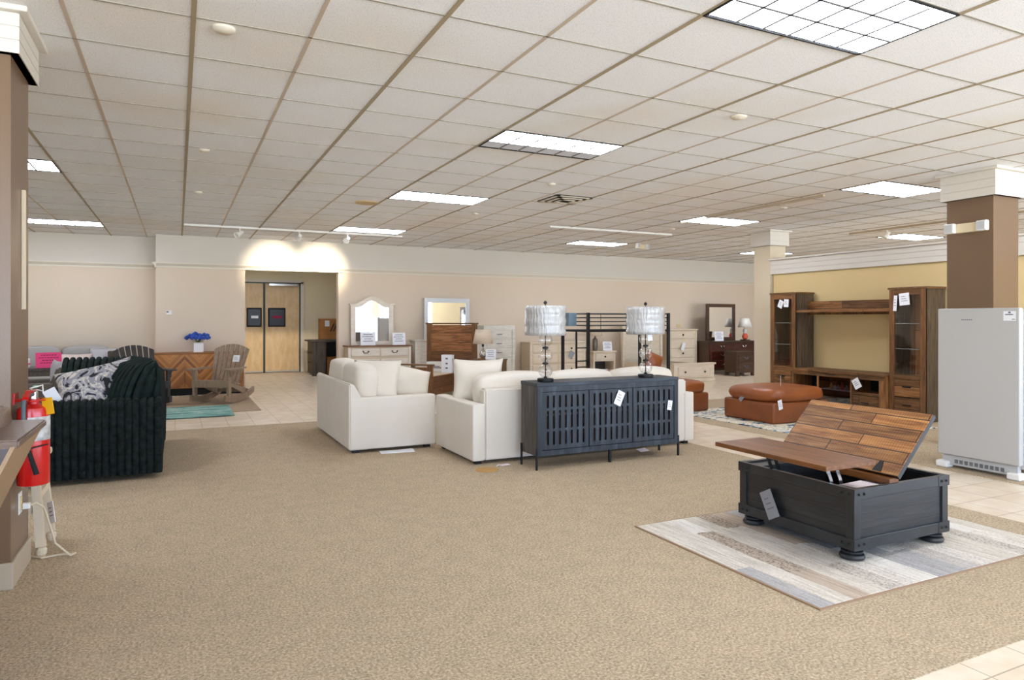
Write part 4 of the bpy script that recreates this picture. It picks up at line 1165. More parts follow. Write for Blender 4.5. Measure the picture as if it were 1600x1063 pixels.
o = thing('carton', 'long white carton lying in front of the rustic headboard', 'box', on_bed(-BW / 2, BL - .16, .352), -A_)
part('box', b, M['white_pl'], o)
b = MB(); b.box(-.33, -.092, .07, -.12, -.0895, .09); b.box(-.31, -.092, .10, -.15, -.0895, .115); part('lettering', b, M['ink'], o)
o = thing('carton', 'upright white carton with dark marks standing on the rustic bed', 'box', on_bed(-BW / 2 + .10, BL - .40, .352), -A_)
b = MB(); b.box(-.115, -.06, 0, .115, .06, .36, .003); part('box', b, M['card'], o)
b = MB()
for z in (.27, .17, .08): b.box(-.02, -.062, z, .03, -.0595, z + .03, M=TR((0, 0, 0), ry=0))
part('lettering', b, M['ink'], o)
# nightstand beside it
nr, nk = -.0607 * 13.3, 13.3
t = thing('nightstand', 'rustic brown nightstand beside the rustic headboard', 'nightstand', (nr * c_ + nk * s_, -nr * s_ + nk * c_, 0), -A_)
NW, ND = .60, .40
b = MB(); b.box(0, .02, .04, .03, ND, .62); b.box(NW - .03, .02, .04, NW, ND, .62); b.box(0, ND - .02, .04, NW, ND, .62); part('carcass', b, M['rustic_plain'], t)
b = MB(); b.box(-.02, -.02, .62, NW + .02, ND, .65, .004); part('top', b, M['rustic_plain'], t)
b = MB(); b.box(0, 0, 0, .09, .03, .62); b.box(NW - .09, 0, 0, NW, .03, .62); b.box(.09, 0, .54, NW - .09, .03, .62); b.box(.09, 0, .02, NW - .09, .03, .06); part('face_frame', b, M['rustic_post'], t)
b = MB(); b.box(.09, .005, .06, NW - .09, .025, .34, .003); dr = part('drawer', b, M['rustic_plain'], t)
b = MB(); b.box(NW / 2 - .06, -.015, .2, NW / 2 + .06, .004, .214); part('handle', b, M['black'], dr)
b = MB(); b.box(.03, .03, .34, NW - .03, ND - .02, .36); part('shelf', b, M['rustic_in_lit'], t)
def on_ns(lx, ly, lz):
    a = -A_; L = t.location
    return (L.x + lx * math.cos(a) - ly * math.sin(a), L.y + lx * math.sin(a) + ly * math.cos(a), lz)
lp = thing('table_lamp', 'mercury glass lamp with beige shade on the rustic nightstand', 'table lamp', on_ns(.18, .2, .65))
b = MB(); b.lathe([(.07, 0), (.07, .015), (.03, .02)], n=20); part('base', b, M['oak'], lp, smooth=True)
b = MB(); b.lathe([(.03, .015), (.065, .05), (.07, .10), (.05, .15), (.025, .19), (.018, .24)], n=20); part('body', b, M['silverpot'], lp, smooth=True)
b = MB(); b.lathe([(.012, .23), (.02, .25), (.02, .28), (.006, .30), (.006, .32)], n=12); part('socket', b, M['black'], lp, smooth=True)
b = MB(); b.lathe([(.20, .30), (.145, .58)], n=32); part('lamp_shade', b, M['shade_tan'], lp, smooth='full')
standsign(on_ns(.40, .06, .65), .20, .20, -35, 'white sale sign on the rustic nightstand')
# D: whitewashed tall chest
t = thing('chest_of_drawers', 'tall whitewashed five drawer chest right of the rustic nightstand', 'chest of drawers', (6.22, 14.2, 0))
b = MB(); b.box(0, 0, .0, .77, .42, 1.27, .004); part('carcass', b, M['white_wash'], t)
b = MB(); b.box(-.01, -.02, .0, .06, .01, 1.19); b.box(.71, -.02, 0, .78, .01, 1.19); b.box(-.01, -.02, 1.19, .78, .43, 1.29, .003); part('face_frame', b, M['white_wash'], t)
drawers(t, .06, .71, [(1.19 - .21 * (k + 1) + .008, 1.19 - .21 * k - .006, 1) for k in range(5)], 0, M['white_wash'], 'bar', M['ink'], inset=False)
# E: cream dresser
t = thing('dresser', 'wide cream dresser with dark knobs behind the end of the bunk bed', 'dresser', (7.36, 14.12, 0))
case(t, 0, 1.50, 0, .46, .08, .90, M['cream'], M['cream_side'])
drawers(t, .05, 1.45, [(.66, .82, 2), (.40, .61, 2), (.14, .36, 2)], 0, M['cream'], 'knob', M['black'])
tagcard((8.48, 14.06, .66), .13, .16, (0, 30, 0), 'dark grey tag tilted on a cream dresser drawer', M['tagclear'], lines=False)
# F: metal loft bunk
t = thing('bunk_bed', 'black metal loft bunk bed in front of the cream furniture', 'bunk bed', (7.35, 11.6, 0))
L_, D_, H_ = 2.0, 1.0, 1.56
for (x, y) in ((0, 0), (L_, 0), (0, D_), (L_, D_)):
    b = MB(); b.box(x - .028, y - .028, 0, x + .028, y + .028, H_, .004); part('post', b, M['black'], t)
b = MB()
for z in (1.17,):
    for (p, q) in (((0, 0), (L_, 0)), ((0, D_), (L_, D_)), ((0, 0), (0, D_)), ((L_, 0), (L_, D_))):
        b.box(min(p[0], q[0]) - .015, min(p[1], q[1]) - .015, z, max(p[0], q[0]) + .015, max(p[1], q[1]) + .015, z + .045)
part('bed_frame', b, M['black'], t)
b = MB()
for z in (1.30, 1.38, 1.46, 1.54):
    for (p, q) in (((0, 0), (L_, 0)), ((0, D_), (L_, D_)), ((0, 0), (0, D_)), ((L_, 0), (L_, D_))):
        b.cyl((p[0], p[1], z), (q[0], q[1], z), .011, n=8)
for x in (.30, .92, 1.72): b.cyl((x, 0, 1.21), (x, 0, 1.54), .006, n=8)
part('guard_rail', b, mat('grey_green_metal', '4a4f4c', 0.4, 0.4), t)
b = MB()
for k in range(9): b.box(.12 + k * .21, 0, 1.18, .16 + k * .21, D_, 1.195)
part('bed_slat', b, M['black'], t)
b = MB(); b.box(-.29, -.02, 0, -.262, .01, 1.19)
for z in (.25, .48, .60, .86): b.cyl((-.275, 0, z), (-.02, 0, z), .012, n=8)
part('ladder', b, M['black'], t)
b = MB(); b.box(0, 0, 0, .19, .16, .27, .012)
solo('storage_bin', b, M['bluebin'], 'blue fabric bin hanging on the left end rail of the bunk bed', 'bin', (7.14, 12.0, 1.29), 0)
# G: cream nightstand
t = thing('nightstand', 'cream nightstand with one dark knob behind the bunk bed', 'nightstand', (9.12, 14.15, 0))
b = MB(); b.box(0, 0, 0, .04, .44, .615); b.box(.60, 0, 0, .64, .44, .615); b.box(.04, .42, .10, .60, .438, .40); b.box(.04, .003, .40, .60, .438, .615); b.box(.04, .003, .06, .60, .438, .10); part('carcass', b, M['cream'], t)
b = MB(); b.box(-.03, -.03, .615, .67, .44, .65, .006); part('top', b, M['cream'], t)
b = MB(); b.box(.04, .40, .1, .60, .415, .4); part('back_panel', b, M['greybrown'], t)
drawers(t, .04, .60, [(.43, .60, 1)], 0, M['cream'], 'knob', M['black'])
lp = thing('table_lamp', 'dark metal lamp with cream shade on the cream nightstand', 'table lamp', (9.30, 14.36, .65))
b = MB(); b.lathe([(.05, 0), (.055, .01), (.055, .03), (.065, .08), (.065, .26), (.05, .30), (.02, .32), (.012, .40)], n=20); part('body', b, mat('pewter', '6e685c', 0.3, 0.6), lp, smooth=True)
b = MB(); b.lathe([(.18, .37), (.14, .60)], n=28); part('lamp_shade', b, M['shade_tan'], lp, smooth='full')
standsign((9.60, 14.25, .65), .24, .23, -10, 'white sale sign on the cream nightstand')
b = MB(); b.box(0, 0, 0, .30, .004, .10, M=TR(rx=-8)); b.box(0, 0, 0, .3, .05, .004)
solo('card_sign', b, M['card'], 'low white card standing on the open shelf of the cream nightstand', 'sign', (9.28, 14.2, .1025))
# H: cream storage bed
t = thing('bed', 'cream storage bed with a tall panel headboard behind the white sofa', 'bed', (10.03, 12.25, 0))
b = MB(); b.box(.03, 1.95, .30, 1.17, 2.01, 1.22, .01); b.box(-.02, 1.93, .05, .06, 2.03, 1.22, .01); b.box(1.14, 1.93, .05, 1.22, 2.03, 1.22, .01); b.cyl((-.02, 1.99, 1.24), (1.22, 1.99, 1.24), .05, n=14); part('headboard', b, M['cream'], t, smooth=True)
b = MB(); b.box(0, 0, .085, 1.18, .06, .388, .005); b.box(-.03, -.03, .39, 1.21, .09, .43, .008); b.box(-.02, -.02, 0, 1.20, .07, .08, .005); part('footboard', b, M['cream'], t)
drawers(t, .10, 1.08, [(.12, .34, 1)], 0, M['cream'], 'knob', M['black'])
b = MB(); b.box(0, .06, .1, .04, 1.95, .38, .004); b.box(1.14, .06, .1, 1.18, 1.95, .38, .004); part('side_rail', b, M['cream'], t)
b = MB(); b.box(.04, .06, .10, 1.14, 1.95, .22); part('platform', b, M['greybrown'], t)  # dark board put in for the shade inside the bed
# I: cream chest
t = thing('chest_of_drawers', 'cream four drawer chest between the bunk bed and the dark mirror', 'chest of drawers', (11.38, 14.14, 0))
case(t, 0, .95, 0, .48, .10, 1.18, M['cream'], M['cream_side'], ov=.03)
drawers(t, .05, .90, [(.93, 1.12, 1), (.68, .90, 1), (.44, .65, 1), (.16, .41, 1)], 0, M['cream'], 'none', M['black'])
for z in (1.025, .79, .545, .285):
    for x in (.475,):
        b = MB(); b.lathe([(.008, 0), (.010, .014), (.024, .02), (.024, .03), (.0005, .034)], n=12, M=TR((x, -.012, z), rx=90)); part('knob', b, M['black'], t)
tagcard((11.86, 14.07, .82), .10, .20, (0, 20, 0), 'black and white tag hanging on the cream four drawer chest', M['card'], lines=False)
b = MB(); b.box(-.07, -.006, -.045, .07, 0, .045, .003)
solo('wall_plate', b, M['plate'], 'small ivory wall plate above the cream four drawer chest', 'wall plate', (12.15, WY, 1.26))
# J: dark cherry set
t = thing('dresser', 'dark cherry dresser with silver pulls under the dark framed mirror', 'dresser', (12.38, 13.72, 0))
case(t, 0, 1.62, 0, .46, .10, .86, M['cherry'], M['cherry2'], ov=.035, topm=M['cherry2'])
drawers(t, .05, 1.57, [(.63, .80, 2), (.39, .60, 2), (.15, .36, 2)], 0, M['cherry'], 'bail', M['chrome'], inset=False)
t = thing('mirror', 'dark cherry framed mirror on the dark cherry dresser', 'mirror', (12.60, 14.05, .865))
b = MB(); W, H = 1.0, .98
b.frame(0, 0, W, H, 0, .05, .09, .09, .09, .09, .004); part('frame', b, M['cherry2'], t)
b = MB(); b.box(.085, .02, .085, W - .085, .03, H - .085); part('mirror_glass', b, M['mirror'], t)
standsign((12.86, 13.86, .86), .26, .25, -12, 'white sale sign in the corner of the dark framed mirror')
lp = thing('table_lamp', 'coral and white lamp with white shade on the dark cherry dresser', 'table lamp', (13.72, 13.82, .86))
b = MB(); b.box(-.09, -.09, 0, .09, .09, .03, .004); part('base', b, M['cherry2'], lp)
b = MB(); b.lathe([(.03, .03), (.07, .06), (.08, .12), (.05, .18), (.04, .20)], n=20); part('body', b, M['orange_gl'], lp, smooth=True)
b = MB(); b.lathe([(.04, .19), (.055, .24), (.05, .29), (.015, .33), (.01, .38)], n=20); part('neck', b, M['ceramic'], lp, smooth=True)
b = MB(); b.lathe([(.19, .36), (.11, .60)], n=28); part('lamp_shade', b, M['shade_white'], lp, smooth='full')
t = thing('nightstand', 'dark brown two drawer nightstand in front of the dark cherry dresser', 'nightstand', (12.60, 12.98, 0))
case(t, 0, .62, 0, .42, .08, .62, M['cherry2'], M['cherry2'], ov=.03)
drawers(t, .05, .57, [(.36, .55, 1), (.14, .33, 1)], 0, M['cherry2'], 'bail', M['ink'], inset=False)

# ---------------------------------------------------------------- hall things
t = thing('kitchen_island', 'grey brown island with open shelves beyond the hall opening', 'island', (3.06, 17.7, 0))
b = MB(); b.box(.02, .02, .04, .06, .88, .86); b.box(.30, .02, .04, .34, .88, .86); b.box(1.20, .02, .04, 1.24, .88, .86); b.box(.02, .86, .04, 1.24, .88, .86)
for z in (.06, .31, .56): b.box(.02, .02, z, .34, .88, z + .025)
b.box(-.0, .0, 0, .08, .06, .86); part('carcass', b, M['greybrown'], t)
b = MB(); b.box(-.05, -.05, .86, 1.3, .95, .90, .005); part('top', b, M['greybrown'], t)
b = MB(); b.box(.09, .0, .04, .30, .03, .86); part('front_panel', b, M['greybrown'], t)
b = MB(); b.box(0, 0, 0, .72, .5, .46, .004)
solo('carton', b, M['cardboard'], 'cardboard carton stored inside the hall island', 'box', (3.44, 17.85, 0.0))
t = thing('carton', 'tall cardboard carton standing behind the hall island', 'box', (3.45, 18.80, 0), 0)
b = MB(); b.box(0, 0, 0, 1.1, .3, 1.45, .004); part('box', b, M['cardboard'], t)
b = MB(); b.box(.12, -.003, 1.24, .24, 0, 1.40); part('shipping_label', b, M['card'], t)
b = MB()
for k in range(3): b.box(-.02, -.003, -.12, .02, -.001, .12, M=TR((.32 + k * .08, 0, 1.22), ry=25))
part('printed_mark', b, M['cherry2'], t)
b = MB(); b.box(-.05, -.022, -.04, .05, 0, .04, .006); t = thing('thermostat', 'small white thermostat on the wall above the chevron sideboard', 'thermostat', (-.145, WY, 1.555))
part('housing', b, M['white_pl'], t)
b = MB(); b.box(-.04, -.024, .0, -.005, -.021, .025); part('display', b, M['ink'], t)

# ---------------------------------------------------------------- chevron sideboard corner
t = thing('sideboard', 'honey wood sideboard with chevron doors against the wall left of the hall', 'sideboard', (-.40, 14.20, 0))
W = 1.56
b = MB(); b.box(0, 0.02, .13, W, .43, .775); part('carcass', b, M['oak'], t)
b = MB(); b.box(-.01, -.005, .775, W + .01, .435, .80, .003); part('top', b, M['oak'], t)
b = MB(); b.box(.02, .04, 0, W - .02, .41, .13); part('plinth', b, M['blackmatte'], t)
for k in range(3):
    b = MB(); b.box(.015 + k * .51, -.002, .14, .015 + k * .51 + .505, .02, .77, .002); part('door', b, M['chevron'], t)
v = thing('flower_pot', 'white square pot of blue hydrangeas on the chevron sideboard', 'flower pot', (.36, 14.36, .80))
b = MB(); b.prism([(-.08, -.08), (.08, -.08), (.08, .08), (-.08, .08)], 'z', 0, .01); b.box(-.085, -.085, 0, .085, .085, .18, .01); part('pot', b, M['ceramic'], v)
b = MB()
for k in range(46):
    a = random.random() * 6.28; r_ = .19 * math.sqrt(random.random()); z = .27 + .07 * (1 - (r_ / .19) ** 2) * random.uniform(.4, 1.3)
    bmesh.ops.create_icosphere(b.bm, subdivisions=1, radius=random.uniform(.03, .048), matrix=Matrix.Translation((r_ * math.cos(a) * 1.15, r_ * math.sin(a), z)))
part('blossoms', b, M['blueflower'], v)
b = MB()
for k in range(14):
    a = k * .45; b.box(-.012, 0, -.002, .012, .11, .002, M=TR((0, 0, .19), rx=10 + (k % 3) * 14, rz=math.degrees(a)))
part('leaves', b, M['leaf'], v)

def rocker(loc, rz, m, label):
    t = thing('rocking_chair', label, 'rocking chair', loc, R(rz), group='adirondack rocking chairs')
    hw = .30
    for s in (-1, 1):
        pts = []
        for k in range(15):
            y = -.12 + .98 * k / 14
            z = .035 + .16 * ((y - .25) / .5) ** 2 * (.55 if y < .25 else .48)
            pts.append((y, z))
        poly = [(y, z - .035) for y, z in pts] + [(y, z + .05 + .02 * (1 - abs(y - .3))) for y, z in reversed(pts)]
        b = MB(); b.prism(poly, 'x', s * hw - .02, s * hw + .02); part('rocker', b, m, t)
        b = MB(); b.box(s * hw - .022, -.045, .07, s * hw + .022, .045, .56, .003); part('front_leg', b, m, t)
        b = MB(); b.prism([(-.06, .34), (-.02, .38), (.78, .16), (.74, .10), (.60, .10)], 'x', s * hw * .85 - .015, s * hw * .85 + .015); part('seat_side', b, m, t)
        b = MB(); b.prism([(s * (hw - .05), -.14), (s * (hw + .09), -.14), (s * (hw + .10), .1), (s * (hw + .05), .52), (s * (hw - .02), .52)], 'z', .56, .582); part('armrest', b, m, t)
        b = MB(); b.prism([(-.02, .56), (.05, .56), (.0, .44)], 'x', s * (hw + .04) - .012, s * (hw + .04) + .012); part('arm_bracket', b, m, t)
    b = MB(); b.box(-hw - .02, -.07, .27, hw + .02, -.045, .385, .003); part('front_apron', b, m, t)
    for k in range(5):
        y = -.03 + k * .09
        b = MB(); b.box(-hw + .01, y, .37 - k * .022, hw - .01, y + .08, .388 - k * .022, .003, ); part('seat_slat', b, m, t)
    Mb = TR((0, .40, .26), rx=-24)
    for k in range(7):
        u = (k - 3); x0 = u * .070; x1 = u * .094
        tz = lambda x: .775 - .95 * x * x
        b = MB(); b.prism([(x0 - .027, 0), (x0 + .027, 0), (x1 + .037, tz(x1 + .037)), (x1, tz(x1)), (x1 - .037, tz(x1 - .037))], 'y', -.01, .01, M=Mb); part('back_slat', b, m, t)
    b = MB(); b.box(-.27, .012, .30, .27, .035, .37, M=Mb); b.box(-.24, .012, .02, .24, .035, .09, M=Mb); part('back_rail', b, m, t)
    b = MB(); b.box(-hw, .62, .13, hw, .655, .19); part('stretcher', b, m, t)
    return t
rocker((.52, 12.55, .014), -31.7, M['adir_br'], 'weathered brown adirondack rocking chair in front of the chevron sideboard')
rocker((-.42, 12.62, .014), 21, M['adir_bk'], 'charcoal adirondack rocking chair behind the dark green sofa')
tagcard((.93, 12.83, .80), .12, .12, (-20, 0, -31), 'white tag on the back slats of the brown rocking chair')
b = MB(); b.box(-1.35, 0, 0, .76, 1.35, .006, .002)
solo('area_rug', b, M['teal_rug'], 'teal rug with pale streaks under the rocking chairs', 'rug', (0, 10.88, .0065))
b = MB(); b.box(-1.40, 0, -.002, 1.18, 2.7, .006)
solo('door_mat', b, M['mat_tan'], 'tan mat underneath the teal rug and the brown rocking chair', 'mat', (0, 11.35, 0.0))

# ---------------------------------------------------------------- dark green fur sofa
def ribs_block(b, x0, x1, y0, y1, z0, z1, pitch, face='y'):
    "soft block covered in vertical corduroy rolls on its near and right faces"
    b.box(x0 + .02, y0 + .02, z0, x1 - .02, y1, z1 - .02)
    n = int(round((x1 - x0) / pitch)); p = (x1 - x0) / n
    for k in range(n):
        x = x0 + (k + .5) * p; j = random.uniform(-.004, .004)
        b.tube([(x, y0 + .028, z0), (x + j, y0 + .022, z0 + (z1 - z0) * .5), (x, y0 + .026, z1 - .03), (x, y0 + .05, z1 - .004), (x, y1 - .03, z1 - .004)], [p * .50, p * .55, p * .56, p * .52, p * .5], 10)
    m = int(round((y1 - y0) / pitch)); q = (y1 - y0) / m
    for k in range(m):
        y = y0 + (k + .5) * q
        b.tube([(x1 - .026, y, z0), (x1 - .02, y, (z0 + z1) / 2), (x1 - .03, y, z1 - .015)], q * .54, 8)
t = thing('fur_sofa', 'dark green ribbed fur sofa at left behind the fire extinguisher', 'sofa', (-1.16, 6.87, 0))
b = MB(); ribs_block(b, 0, 1.03, 0, .26, .05, .69, .058); part('arm', b, M['fur'], t, smooth=True)
b = MB(); ribs_block(b, 0, 1.03, 1.80, 2.06, .05, .69, .058); part('arm', b, M['fur'], t, smooth=True)
b = MB(); b.box(.02, .26, .05, .80, 1.80, .30, .02); part('base', b, M['fur'], t)
b = MB(); b.box(.80, .24, .05, 1.0, 1.82, .86, .03)
for k in range(27):
    y = .26 + k * .058; b.tube([(1.0, y, .05), (1.01, y, .5), (1.0, y, .84), (.95, y, .885), (.85, y, .885)], .031, 8)
part('back', b, M['fur'], t, smooth=True)
for k in range(2):
    y = .27 + k * .76; b = MB(); b.puff(.0, y, .29, .82, y + .755, .52, f=.2); part('seat_cushion', b, M['fur'], t, smooth='full')
def ribbed_cushion(b, w, h, th, Mx, pitch=.055):
    n = int(w / pitch)
    b.pillow(w, h, th, M=Mx, n=12, pinch=.0)
    for k in range(n):
        x = -w / 2 + (k + .5) * w / n; u = 2 * x / w
        pts = []
        for q in range(11):
            z = -1 + 2 * q / 10
            th_ = ((1 - min(.98, u * u)) ** .4) * ((1 - z * z) ** .55 if abs(z) < 1 else 0)
            pts.append((x, -th / 2 * th_ - .004, z * h / 2))
        for q in range(10, -1, -1):
            z = -1 + 2 * q / 10
            th_ = ((1 - min(.98, u * u)) ** .4) * ((1 - z * z) ** .55 if abs(z) < 1 else 0)
            if 0 < q < 10: pts.append((x, th / 2 * th_ + .004, z * h / 2))
        b.tube(pts, pitch * .48, 8, M=Mx, closed=True)
b = MB(); ribbed_cushion(b, .74, .62, .34, TR((.74, .50, .72), rx=0, rz=-62) @ TR(rx=-16)); part('back_cushion', b, M['fur2'], t, smooth=True)
b = MB(); ribbed_cushion(b, .76, .62, .34, TR((.74, 1.30, .70), rz=-72) @ TR(rx=-14)); part('back_cushion', b, M['fur2'], t, smooth=True)
b = MB(); ribbed_cushion(b, .62, .54, .2, TR((0, 0, .27), rx=-24))
solo('ribbed_pillow', b, M['fur2'], 'dark green ribbed pillow standing upright on the fur sofa seat', 'pillow', (-.72, 7.95, .50), R(-4), smooth=True)
b = MB(); b.pillow(.66, .52, .22, M=TR((0, 0, .25), rx=-30, ry=-14))
solo('throw_pillow', b, M['leafprint'], 'black and cream leaf print pillow on the dark green sofa', 'pillow', (-.68, 7.38, .52), R(-8), smooth='full')
tagcard((-1.02, 7.2, .80), .10, .13, (0, -28, 0), 'white tag sticking up at the left of the dark green sofa', lines=False)

# ---------------------------------------------------------------- patio set far left
t = thing('wicker_sofa', 'taupe wicker sofa with grey back cushions against the far left wall', 'sofa', (-2.75, 14.15, 0))
W = 1.75
b = MB(); b.box(0, .6, .08, W, .85, .84, .02); part('back', b, M['wicker'], t)
b = MB(); b.box(0, 0, .08, W, .65, .32, .02); part('base', b, M['wicker'], t)
for x in (0, W - .12):
    b = MB(); b.box(x, -.02, .05, x + .12, .85, .62 if x == 0 else .86, .02); part('arm', b, M['wicker'], t)
for k in range(2):
    x = .13 + k * .75
    b = MB(); b.puff(x, 0, .30, x + .745, .62, .46, f=.12); part('seat_cushion', b, M['greycush'], t, smooth='full')
    b = MB(); b.puff(x, .38, .42, x + .745, .62, .95, f=.16, wob=.01); part('back_cushion', b, M['greycush'], t, smooth='full')
b = MB(); b.pillow(.50, .36, .16, M=TR((0, 0, .19), rx=-20))
solo('throw_pillow', b, M['blush'], 'blush pink pillow on the wicker sofa', 'pillow', (-1.60, 14.2, .46), R(4), smooth='full')
b = MB(); b.pillow(.46, .46, .15, M=TR((0, 0, .23), rx=-18))
solo('throw_pillow', b, M['greycush2'], 'pale pillow at the right end of the wicker sofa', 'pillow', (-1.22, 14.3, .46), R(-14), smooth='full')
t = thing('wicker_table', 'taupe wicker table carrying the pink sign', 'table', (-2.42, 11.95, 0))
b = MB(); b.box(0, 0, .67, .95, .6, .71, .006); part('tabletop', b, M['greybrown'], t)
b = MB(); b.box(.03, .03, .59, .92, .57, .67); part('apron', b, M['wicker'], t)
legs4(t, (.05, .90), (.05, .55), 0, .60, .03, M['wicker'])
standsign((-1.70, 12.05, .71), .32, .225, 12, 'hot pink sale sign on the wicker table', M['pink'], M['darkpink'])
b = MB(); b.box(0, 0, 0, .20, .12, .14, .02); o = thing('napkin_box', 'white box with a pink stripe beside the brown column edge', 'box', (-2.13, 12.05, .71), R(4)); part('box', b, M['ceramic'], o)
b = MB(); b.box(-.002, -.003, .05, .202, .0, .075); part('stripe', b, M['pink'], o)
t = thing('wicker_armchair', 'taupe wicker armchair seen from behind between the column and the fur sofa', 'chair', (-2.28, 9.75, 0))
b = MB(); b.box(0, 0, .06, .95, .14, .655, .02, seg=3); part('side', b, M['wicker'], t, smooth=True)
b = MB(); b.prism([(.70, .10), (.95, .10), (1.10, .82), (.98, .84)], 'y', .02, .85); bmesh.ops.bevel(b.bm, geom=b.bm.edges[:], offset=.02, segments=2, affect='EDGES'); part('back', b, M['wicker'], t, smooth=True)
b = MB(); b.box(0, .14, .06, .8, .85, .34, .02); part('seat', b, M['wicker'], t)
b = MB(); b.box(0, .72, .06, .95, .86, .655, .02); part('side', b, M['wicker'], t)
b = MB(); b.puff(.05, .15, .33, .75, .72, .46, f=.15); part('seat_cushion', b, M['greycush'], t, smooth='full')
b = MB(); b.pillow(.50, .46, .16, M=TR((0, 0, .24), rx=0))
solo('throw_pillow', b, M['greycush2'], 'grey pillow tucked in the wicker armchair', 'pillow', (-1.33, 10.15, .45), R(-70), smooth='full')

# ---------------------------------------------------------------- by the brown column
def leather_recliner():
    t = thing('recliner', 'brown leather recliner corner cut off at the left edge', 'recliner', (-.49, 2.85, 0))
    wy = .53
    lean = .44
    def P(z, dx=0): return -(1.0 - z) * lean + dx
    b = MB(); b.prism([(P(.99, -.012), .975), (P(.45, -.012), .45), (P(.45, -.20), .45), (P(.99, -.22), .975)], 'y', 0, wy)
    part('backrest', b, M['leather_side'], t)
    b = MB(); b.prism([(P(.99), .985), (P(.42), .42), (P(.42, -.014), .42), (P(.99, -.014), .985)], 'y', -.004, wy + .004); part('back_panel', b, M['back_panel'], t)
    b = MB(); b.prism([(0.004, .972), (.004, 1.0), (-.25, 1.012), (-.25, .972)], 'y', -.008, wy + .008)
    bmesh.ops.bevel(b.bm, geom=b.bm.edges[:], offset=.006, segments=2, affect='EDGES'); part('headrest', b, M['leather_br'], t, smooth=True)
    b = MB(); b.puff(-.36, .16, .93, -.10, wy + .05, 1.075, f=.40, wob=.05); part('pillow_top', b, M['leather_br'], t, smooth='full')
    b = MB(); b.box(-1.2, 0, .08, -.25, wy, .44, .04, seg=3); part('seat', b, M['leather_br'], t, smooth=True)
    b = MB(); b.box(-1.15, .05, 0, -.3, wy - .05, .09); part('base', b, M['blackmatte'], t)
    for y in (-.2, wy):
        b = MB(); b.box(-1.15, y, .06, -.45, y + .2, .62, .04, seg=3); part('arm', b, M['leather_br'], t, smooth=True)
leather_recliner()
t = thing('fire_extinguisher', 'red fire extinguisher hanging on the brown column at left', 'fire extinguisher', (-.70, 4.47, .52))
b = MB(); b.lathe([(.06, 0), (.074, .006), (.076, .02), (.076, .395), (.071, .417), (.048, .430), (.03, .438), (.026, .465)], n=32); part('cylinder', b, M['red'], t, smooth=True)
b = MB()
n = 20
for k in range(n):
    a0 = R(-102) + R(125) * k / n; a1 = R(-102) + R(125) * (k + 1) / n
    q = [b.bm.verts.new((.0768 * math.cos(a), .0768 * math.sin(a), z)) for a, z in ((a0, .245), (a1, .245), (a1, .372), (a0, .372))]; b.bm.faces.new(q)
lb = part('label', b, mat('extinguisher_label', 'd5d3cf', 0.4, var=(22, '8d8d8d')), t, smooth='full')
b = MB(); b.lathe([(.022, .455), (.022, .50), (.016, .51)], n=14); part('valve', b, M['chrome'], t)
b = MB(); b.box(-.012, -.10, .505, .012, .02, .517, M=TR(rx=-0)); b.box(-.013, -.06, .525, .013, .03, .54, M=TR((0, 0, 0), rx=18)); part('handle', b, M['red'], t)
b = MB(); b.box(-.01, .02, .52, .01, .09, .53); part('pin_handle', b, M['green'], t)
b = MB(); b.tube([(0, -.02, .49), (-.02, -.05, .50), (-.032, -.075, .45), (-.030, -.086, .36), (-.018, -.090, .24), (-.008, -.091, .19)], .0115, 10); part('hose', b, M['grey_hose'], t, smooth=True)
b = MB(); b.cyl((-.008, -.091, .20), (.028, -.088, .07), .010, .013); b.tube([(-.02, -.080, .205), (.0, -.104, .21), (.025, -.085, .215), (.07, -.04, .22)], .004, 6); part('nozzle', b, M['blackmatte'], t)
b = MB(); b.box(-.002, -.03, -.09, .002, .03, 0, M=TR((.065, -.04, .47), rx=-10, rz=60)); part('inspection_tag', b, M['yellow'], t)
b = MB(); b.tube([(.015 + .03 * math.cos(a * .6), -.01 + .03 * math.sin(a * .6), .50 + .004 * a) for a in range(11)], .003, 6, closed=True); part('pin_ring', b, M['white_pl'], t)
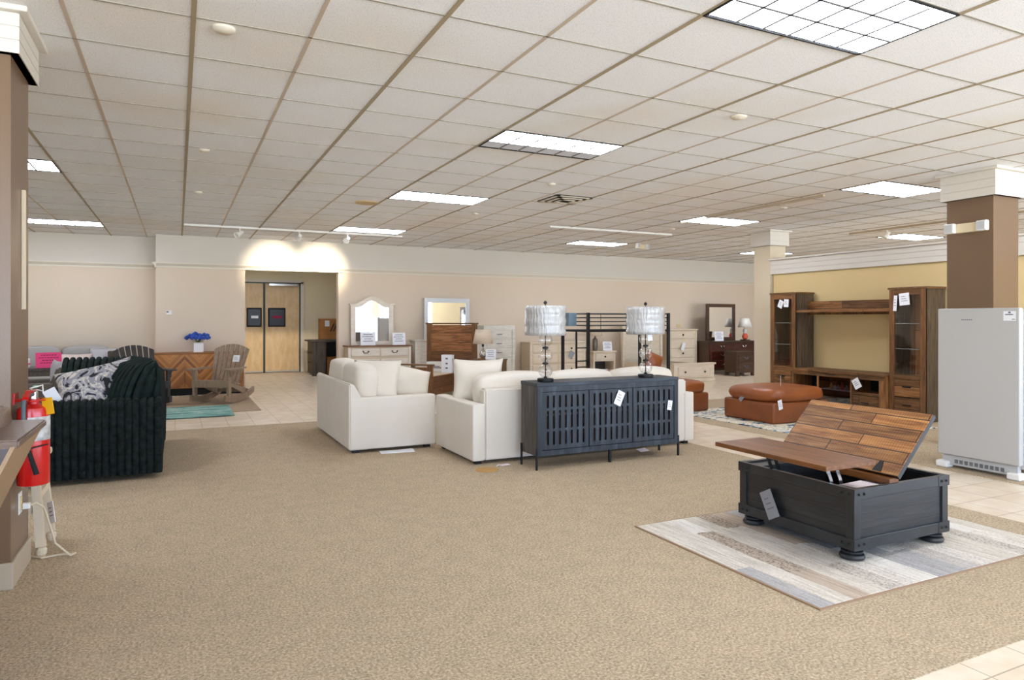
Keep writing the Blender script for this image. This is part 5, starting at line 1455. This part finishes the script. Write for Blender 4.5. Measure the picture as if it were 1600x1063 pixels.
b = MB(); b.box(-.085, -.05, .44, -.075, .05, .50); b.tube([(-.08, -.03, .46), (0, -.085, .46), (.07, -.03, .46), (.07, .03, .46), (0, .085, .46), (-.08, .03, .46)], .004, 6); part('bracket', b, M['red'], t)
t = thing('stool', 'pale wooden stool behind the fire extinguisher', 'stool', (-.90, 5.07, 0))
b = MB(); b.box(-.18, -.18, .56, .18, .18, .60, .01); part('seat', b, M['pine'], t)
for sx in (-1, 1):
    for sy in (-1, 1):
        b = MB()
        b.cyl((sx * .170, sy * .170, .06), (sx * .13, sy * .13, .57), .034, .030, 4); b.lathe([(.018, 0), (.028, .02), (.030, .045), (.022, .055), (.032, .065)], (sx * .172, sy * .172, 0), 12)
        part('leg', b, M['pine'], t)
parts('stretcher', [(-.15, -.165, .26, .15, -.14, .30), (-.15, .14, .26, .15, .165, .30), (.14, -.14, .34, .165, .14, .38), (-.165, -.14, .34, -.14, .14, .38)], M['pine'], t)
tagcard((-.70, 5.0, .30), .08, .13, (0, -18, -60), 'white tag hanging on the pale stool leg')
t = thing('power_outlet', 'ivory outlet plate low on the brown column', 'outlet', (-.785, 4.60, .40))
b = MB(); b.box(0, -.04, -.06, .006, .04, .06, .003); part('plate', b, M['white_pl'], t)
b = MB(); b.box(.005, -.018, -.035, .012, .018, .035, .003); part('socket', b, M['plate'], t)
t = thing('power_cable', 'beige power cord looping from the column outlet to the carpet', 'cord', (-.77, 4.60, .38))
b = MB(); b.tube([(.03, 0, 0), (.06, .01, .01), (.09, .05, -.03), (.11, .10, -.14), (.13, .16, -.27), (.20, .20, -.365), (.22, .26, -.373), (.14, .27, -.373), (.05, .25, -.373), (-.03, .33, -.373)], .006, 8); part('wire', b, M['pine'], t, smooth=True)
b = MB(); b.box(.0, -.016, -.016, .035, .016, .016, .005); part('plug', b, M['white_pl'], t)
b = MB(); b.box(0, -.012, -.05, .02, .012, .62, .003)
solo('wall_conduit', b, M['cream_col'], 'narrow pale strip running down the upper brown column', 'strip', (-.785, 4.66, 1.52))
